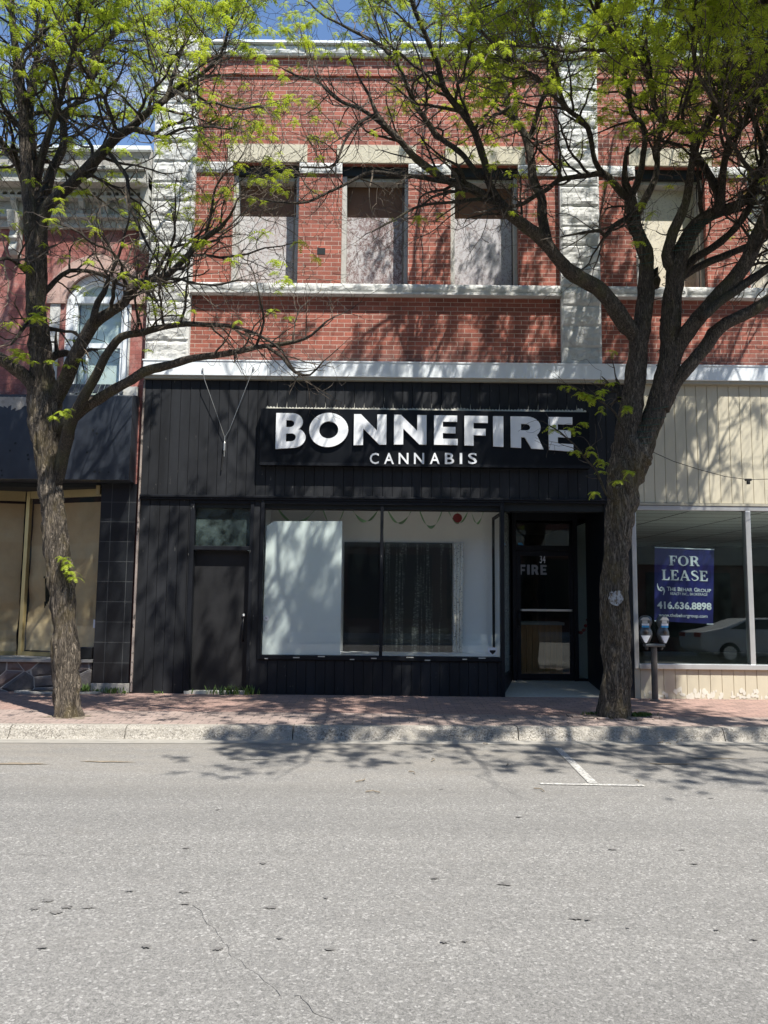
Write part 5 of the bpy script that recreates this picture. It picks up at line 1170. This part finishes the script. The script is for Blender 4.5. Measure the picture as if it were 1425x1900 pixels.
T.limb([(1425, 300, 9), (1390, 180, 8), (1400, 80, 7), (1410, -40, 5), (1420, -160, 3)], YC-1.0, YC+.6, (.7, 1), 1.2, .1)
T.limb([(1410, 330, 9), (1380, 300, 8), (1350, 250, 6), (1330, 190, 5)], YC-.8, YC-2.0, (.3, .8), 1.2, .1, l1=.8)
for a, b, c_ in (((1500, 240), (1600, 120), -1.0),):
    T.limb([(a[0], a[1], 9), ((a[0]+b[0])/2+10, (a[1]+b[1])/2, 7), (b[0], b[1], 5), (b[0]+20, b[1]-110, 3)], YC-.8, c_, (.8, 1), 1.0, .1)
for x0, x1, x2, x3, z3 in ((2.6, 2.2, 2.0, 1.7, 7.4), (3.9, 4.3, 4.7, 5.2, 6.8), (4.0, 4.9, 5.6, 6.0, 7.3), (3.4, 3.4, 3.5, 3.4, 7.2), (5.0, 6.4, 7.3, 8.2, 7.5), (4.5, 5.6, 6.6, 7.0, 6.8)):
    T.limb3([(x0, -3.2, 8.9), (x1, -4.6, 9.0), (x2, -6.1, 8.3), (x3, -7.6, z3)], [.05, .04, .028, .014], (1.6, 2.2), 1.15, 1.0)
# sprout from the trunk
LEAFMODE = 'L'
T.limb([(1140, 930, 5), (1125, 916, 5), (1108, 875, 4), (1084, 849, 4), (1066, 824, 3), (1040, 800, 3), (1020, 790, 2)], yb0-.2, yb0-.5, (1.0, 1.0), 1.2, .2, l1=.35)
T.limb([(1158, 800, 4), (1140, 765, 4), (1110, 740, 3), (1080, 725, 3), (1050, 712, 2)], yb0-.25, yb0-.5, (1.0, 1.0), 1.2, .2, l1=.3)
for px, py in ((1045, 712), (1060, 720), (1075, 732), (1090, 735), (1100, 745), (1120, 728), (1132, 716), (1158, 760), (1165, 755), (1085, 790), (1065, 800), (1025, 795), (1090, 835), (1110, 850), (1120, 860), (1105, 910), (1165, 880), (1150, 890), (1088, 740), (1110, 760)):
    for k in range(2): T.leaf.append((at(px+random.uniform(-6, 6), py+random.uniform(-6, 6), yb0-.4), Vector((0, 0, 1))))
T.finish(rt)
mb = MB(); c_ = at(1139, 1110, -1.85); nr = 26
for a in range(nr):
    for b in range(nr):
        u, v = a/(nr-1)*2-1, b/(nr-1)*2-1
        if u*u+v*v > .85+.5*mnoise.noise(Vector((u*2.5, v*2.5, 7))): continue
        if mnoise.noise(Vector((u*9, v*2.5, 3))) > .38: continue
        def pp(uu, vv):
            th = rad(-100)+uu*.45; return (c_.x+.213*math.cos(th), c_.y+.213*math.sin(th), c_.z+vv*.10)
        d_ = 1/(nr-1); mb.quad(pp(u-d_, v-d_), pp(u+d_, v-d_), pp(u+d_, v+d_), pp(u-d_, v+d_))
mb.build('paint_mark', 'faded_paint', rt)
# fairy light wire wound round the right tree
fl = MB()
def wind(pts, Y, turns, rpx):
    P = []; n = turns*14
    for k in range(n+1):
        t_ = k/n; f_ = t_*(len(pts)-1); i = min(int(f_), len(pts)-2); u = f_-i; px = pts[i][0]*(1-u)+pts[i+1][0]*u; py = pts[i][1]*(1-u)+pts[i+1][1]*u; w = pts[i][2]*(1-u)+pts[i+1][2]*u
        dep = (Y+D)+.3; r = w*.5*dep/F*1.1+.008; a = 2*math.pi*turns*t_; c_ = at(px, py, Y); P.append(c_+Vector((math.cos(a)*r, math.sin(a)*r, .05*math.sin(a))))
    fl.tube(P, .005, 4)
wind([(1178, 830, 46), (1190, 800, 44), (1213, 768, 42), (1240, 690, 37), (1244, 621, 36), (1250, 529, 36), (1256, 492, 33)], yb0-.05, 16, 0)
wind([(1262, 470, 31), (1283, 431, 28), (1305, 409, 25), (1357, 387, 20)], YC-.3, 14, 0)
wind([(1200, 500, 28), (1184, 435, 25), (1176, 398, 23)], YA, 8, 0)
tagp(fl.build('fairy_light_wire', 'green_wire', None), 'dark green fairy light wire wound round the limbs of the right tree', 'light wire')

# ---- weeds and moss
def weed(name, px, py, label, h, n, spread, Yd=None, gz=GZ):
    c_ = gr(px, py, gz); mb = MB()
    if Yd is not None: c_ = Vector((at(px, py, Yd).x, Yd, gz))
    for k in range(n):
        a = random.uniform(0, 6.283); b0 = c_+Vector((random.gauss(0, spread), random.gauss(0, min(.03, spread)), 0)); l_ = h*random.uniform(.5, 1.1)
        tip = b0+Vector((math.cos(a)*l_*.5, math.sin(a)*l_*.25, l_)); w = .006+.006*random.random(); m_ = (b0+tip)/2+Vector((0, 0, l_*.15)); s_ = Vector((-math.sin(a), math.cos(a), 0))*w
        mb.quad(b0-s_*.5, b0+s_*.5, m_+s_, m_-s_); mb.quad(m_-s_, m_+s_, tip+s_*.1, tip-s_*.1)
    return tagp(mb.build(name, 'grass', None), label, 'weed', 'weeds along the walls')
weed('weed', 157, 1288, 'bright green leafy weed between the left trunk and the pier foot', .13, 60, .035, -.10)
weed('weed', 183, 1290, 'low green weed at the foot of the black tiles', .07, 40, .05, -.10)
weed('weed', 207, 1290, 'dry grass tuft in front of the pale pier foot', .10, 40, .06, -.10)
weed('weed', 232, 1291, 'tiny weed at the right end of the pale pier foot', .05, 18, .03, -.10)
weed('weed', 293, 1290, 'small weed under the black boards left of the side door', .05, 18, .03, -.08)
weed('weed', 392, 1289, 'small grass tuft at the middle of the side door step', .13, 18, .10, -.10)
weed('weed', 430, 1288, 'thick grass tuft at the side door step', .15, 45, .09, -.10)
weed('weed', 462, 1287, 'grass tuft at the right corner of the side door', .14, 30, .05, -.10)
weed('weed', 1188, 1329, 'green grass tuft on the right side of the right tree foot', .06, 160, .07)
weed('weed', 1105, 1326, 'sparse yellow green grass on the left side of the right tree foot', .04, 70, .08)
# tree pits
for px, rx in ((127, .34), (1142, .42)):
    c_ = gr(px, 1330, GZ); mb = MB(); blot(mb, c_, rx, .22, GZ+.004, n=26, seed=px); o = mb.build('tree_pit', 'dirt', None, kind='structure')
mb = MB(); c_ = gr(1142, 1330, GZ)
for k in range(9):
    a = rad(180+k*22); x, y = c_.x+.55*math.cos(a), c_.y+.03+.28*math.sin(a); mb.box(x-.07, x+.07, y-.045, y+.045, GZ, GZ+.018+.01*math.sin(k*3))
mb.build('edging_blocks', 'tan_pavers', None, bevel=.006, kind='structure')
# litter: fallen twigs and leaves on the road
mb = MB()
for i, (px, py) in enumerate(((770, 1435), (705, 1470), (660, 1450), (1220, 1378), (1245, 1380), (800, 1412), (905, 1380), (815, 1370), (1010, 1468), (940, 1420), (1185, 1450), (1255, 1377))):
    c_ = gr(px, py, .012); a = random.uniform(0, 3); l_ = random.uniform(.03, .09); mb.tube([c_, c_+Vector((math.cos(a)*l_, math.sin(a)*l_, .004)), c_+Vector((math.cos(a+.4)*l_*1.7, math.sin(a+.4)*l_*1.7, 0))], .005, 4)
tagp(mb.build('litter', 'dirt', None), 'scattered brown twig litter on the road near the kerb', 'litter', kind='stuff')

# ================================================================== LIGHT, SKY, CAMERA
EL, AZ = rad(60), rad(35)
to_sun = Vector((math.sin(AZ)*math.cos(EL), -math.cos(AZ)*math.cos(EL), math.sin(EL)))
sd = bpy.data.lights.new('sun', 'SUN'); sd.energy = 5.0; sd.angle = rad(.53); sd.color = (1.0, .955, .88)
so = bpy.data.objects.new('sun', sd); COL.objects.link(so); so.rotation_euler = to_sun.to_track_quat('Z', 'Y').to_euler(); so.location = (5, -10, 20)
W = bpy.data.worlds.new('World'); S.world = W; W.use_nodes = True; nt = W.node_tree; bg = nt.nodes['Background']
sk = nt.nodes.new('ShaderNodeTexSky'); sk.sky_type = 'NISHITA'; sk.sun_disc = False; sk.sun_elevation = EL
sk.sun_rotation = math.atan2(to_sun.x, to_sun.y); sk.air_density = 1.0; sk.dust_density = .0; sk.ozone_density = 4.2; sk.altitude = 300
tc = nt.nodes.new('ShaderNodeTexCoord'); mp = nt.nodes.new('ShaderNodeMapping'); mp.inputs['Scale'].default_value = (1, 1, 3)
nz = nt.nodes.new('ShaderNodeTexNoise'); nz.inputs['Scale'].default_value = 2.6; nz.inputs['Detail'].default_value = 7; nz.inputs['Roughness'].default_value = .6
cr = nt.nodes.new('ShaderNodeValToRGB'); cr.color_ramp.elements[0].position = .56; cr.color_ramp.elements[1].position = .85; cr.color_ramp.elements[1].color = (.5, .5, .5, 1)
mx = nt.nodes.new('ShaderNodeMix'); mx.data_type = 'RGBA'; mx.inputs[7].default_value = (7, 7.3, 7.8, 1)
nt.links.new(tc.outputs['Generated'], mp.inputs[0]); nt.links.new(mp.outputs[0], nz.inputs['Vector']); nt.links.new(nz.outputs['Fac'], cr.inputs[0]); nt.links.new(cr.outputs[0], mx.inputs[0])
nt.links.new(sk.outputs[0], mx.inputs[6]); nt.links.new(mx.outputs[2], bg.inputs[0]); bg.inputs[1].default_value = .118
cd = bpy.data.cameras.new('camera'); co = bpy.data.objects.new('camera', cd); COL.objects.link(co); S.camera = co
cd.sensor_fit = 'VERTICAL'; cd.sensor_height = 36; cd.lens = F/1900*36; cd.clip_end = 600
co.matrix_world = Matrix.Translation((0, -D, H)) @ Matrix.Rotation(math.pi/2+PIT, 4, 'X') @ Matrix.Rotation(ROL, 4, 'Z')
S.view_settings.view_transform = 'Standard'; S.view_settings.look = 'None'; S.view_settings.exposure = .90; S.view_settings.gamma = 1
S.cycles.max_bounces = 8; S.cycles.transparent_max_bounces = 16; S.cycles.caustics_reflective = False; S.cycles.caustics_refractive = False
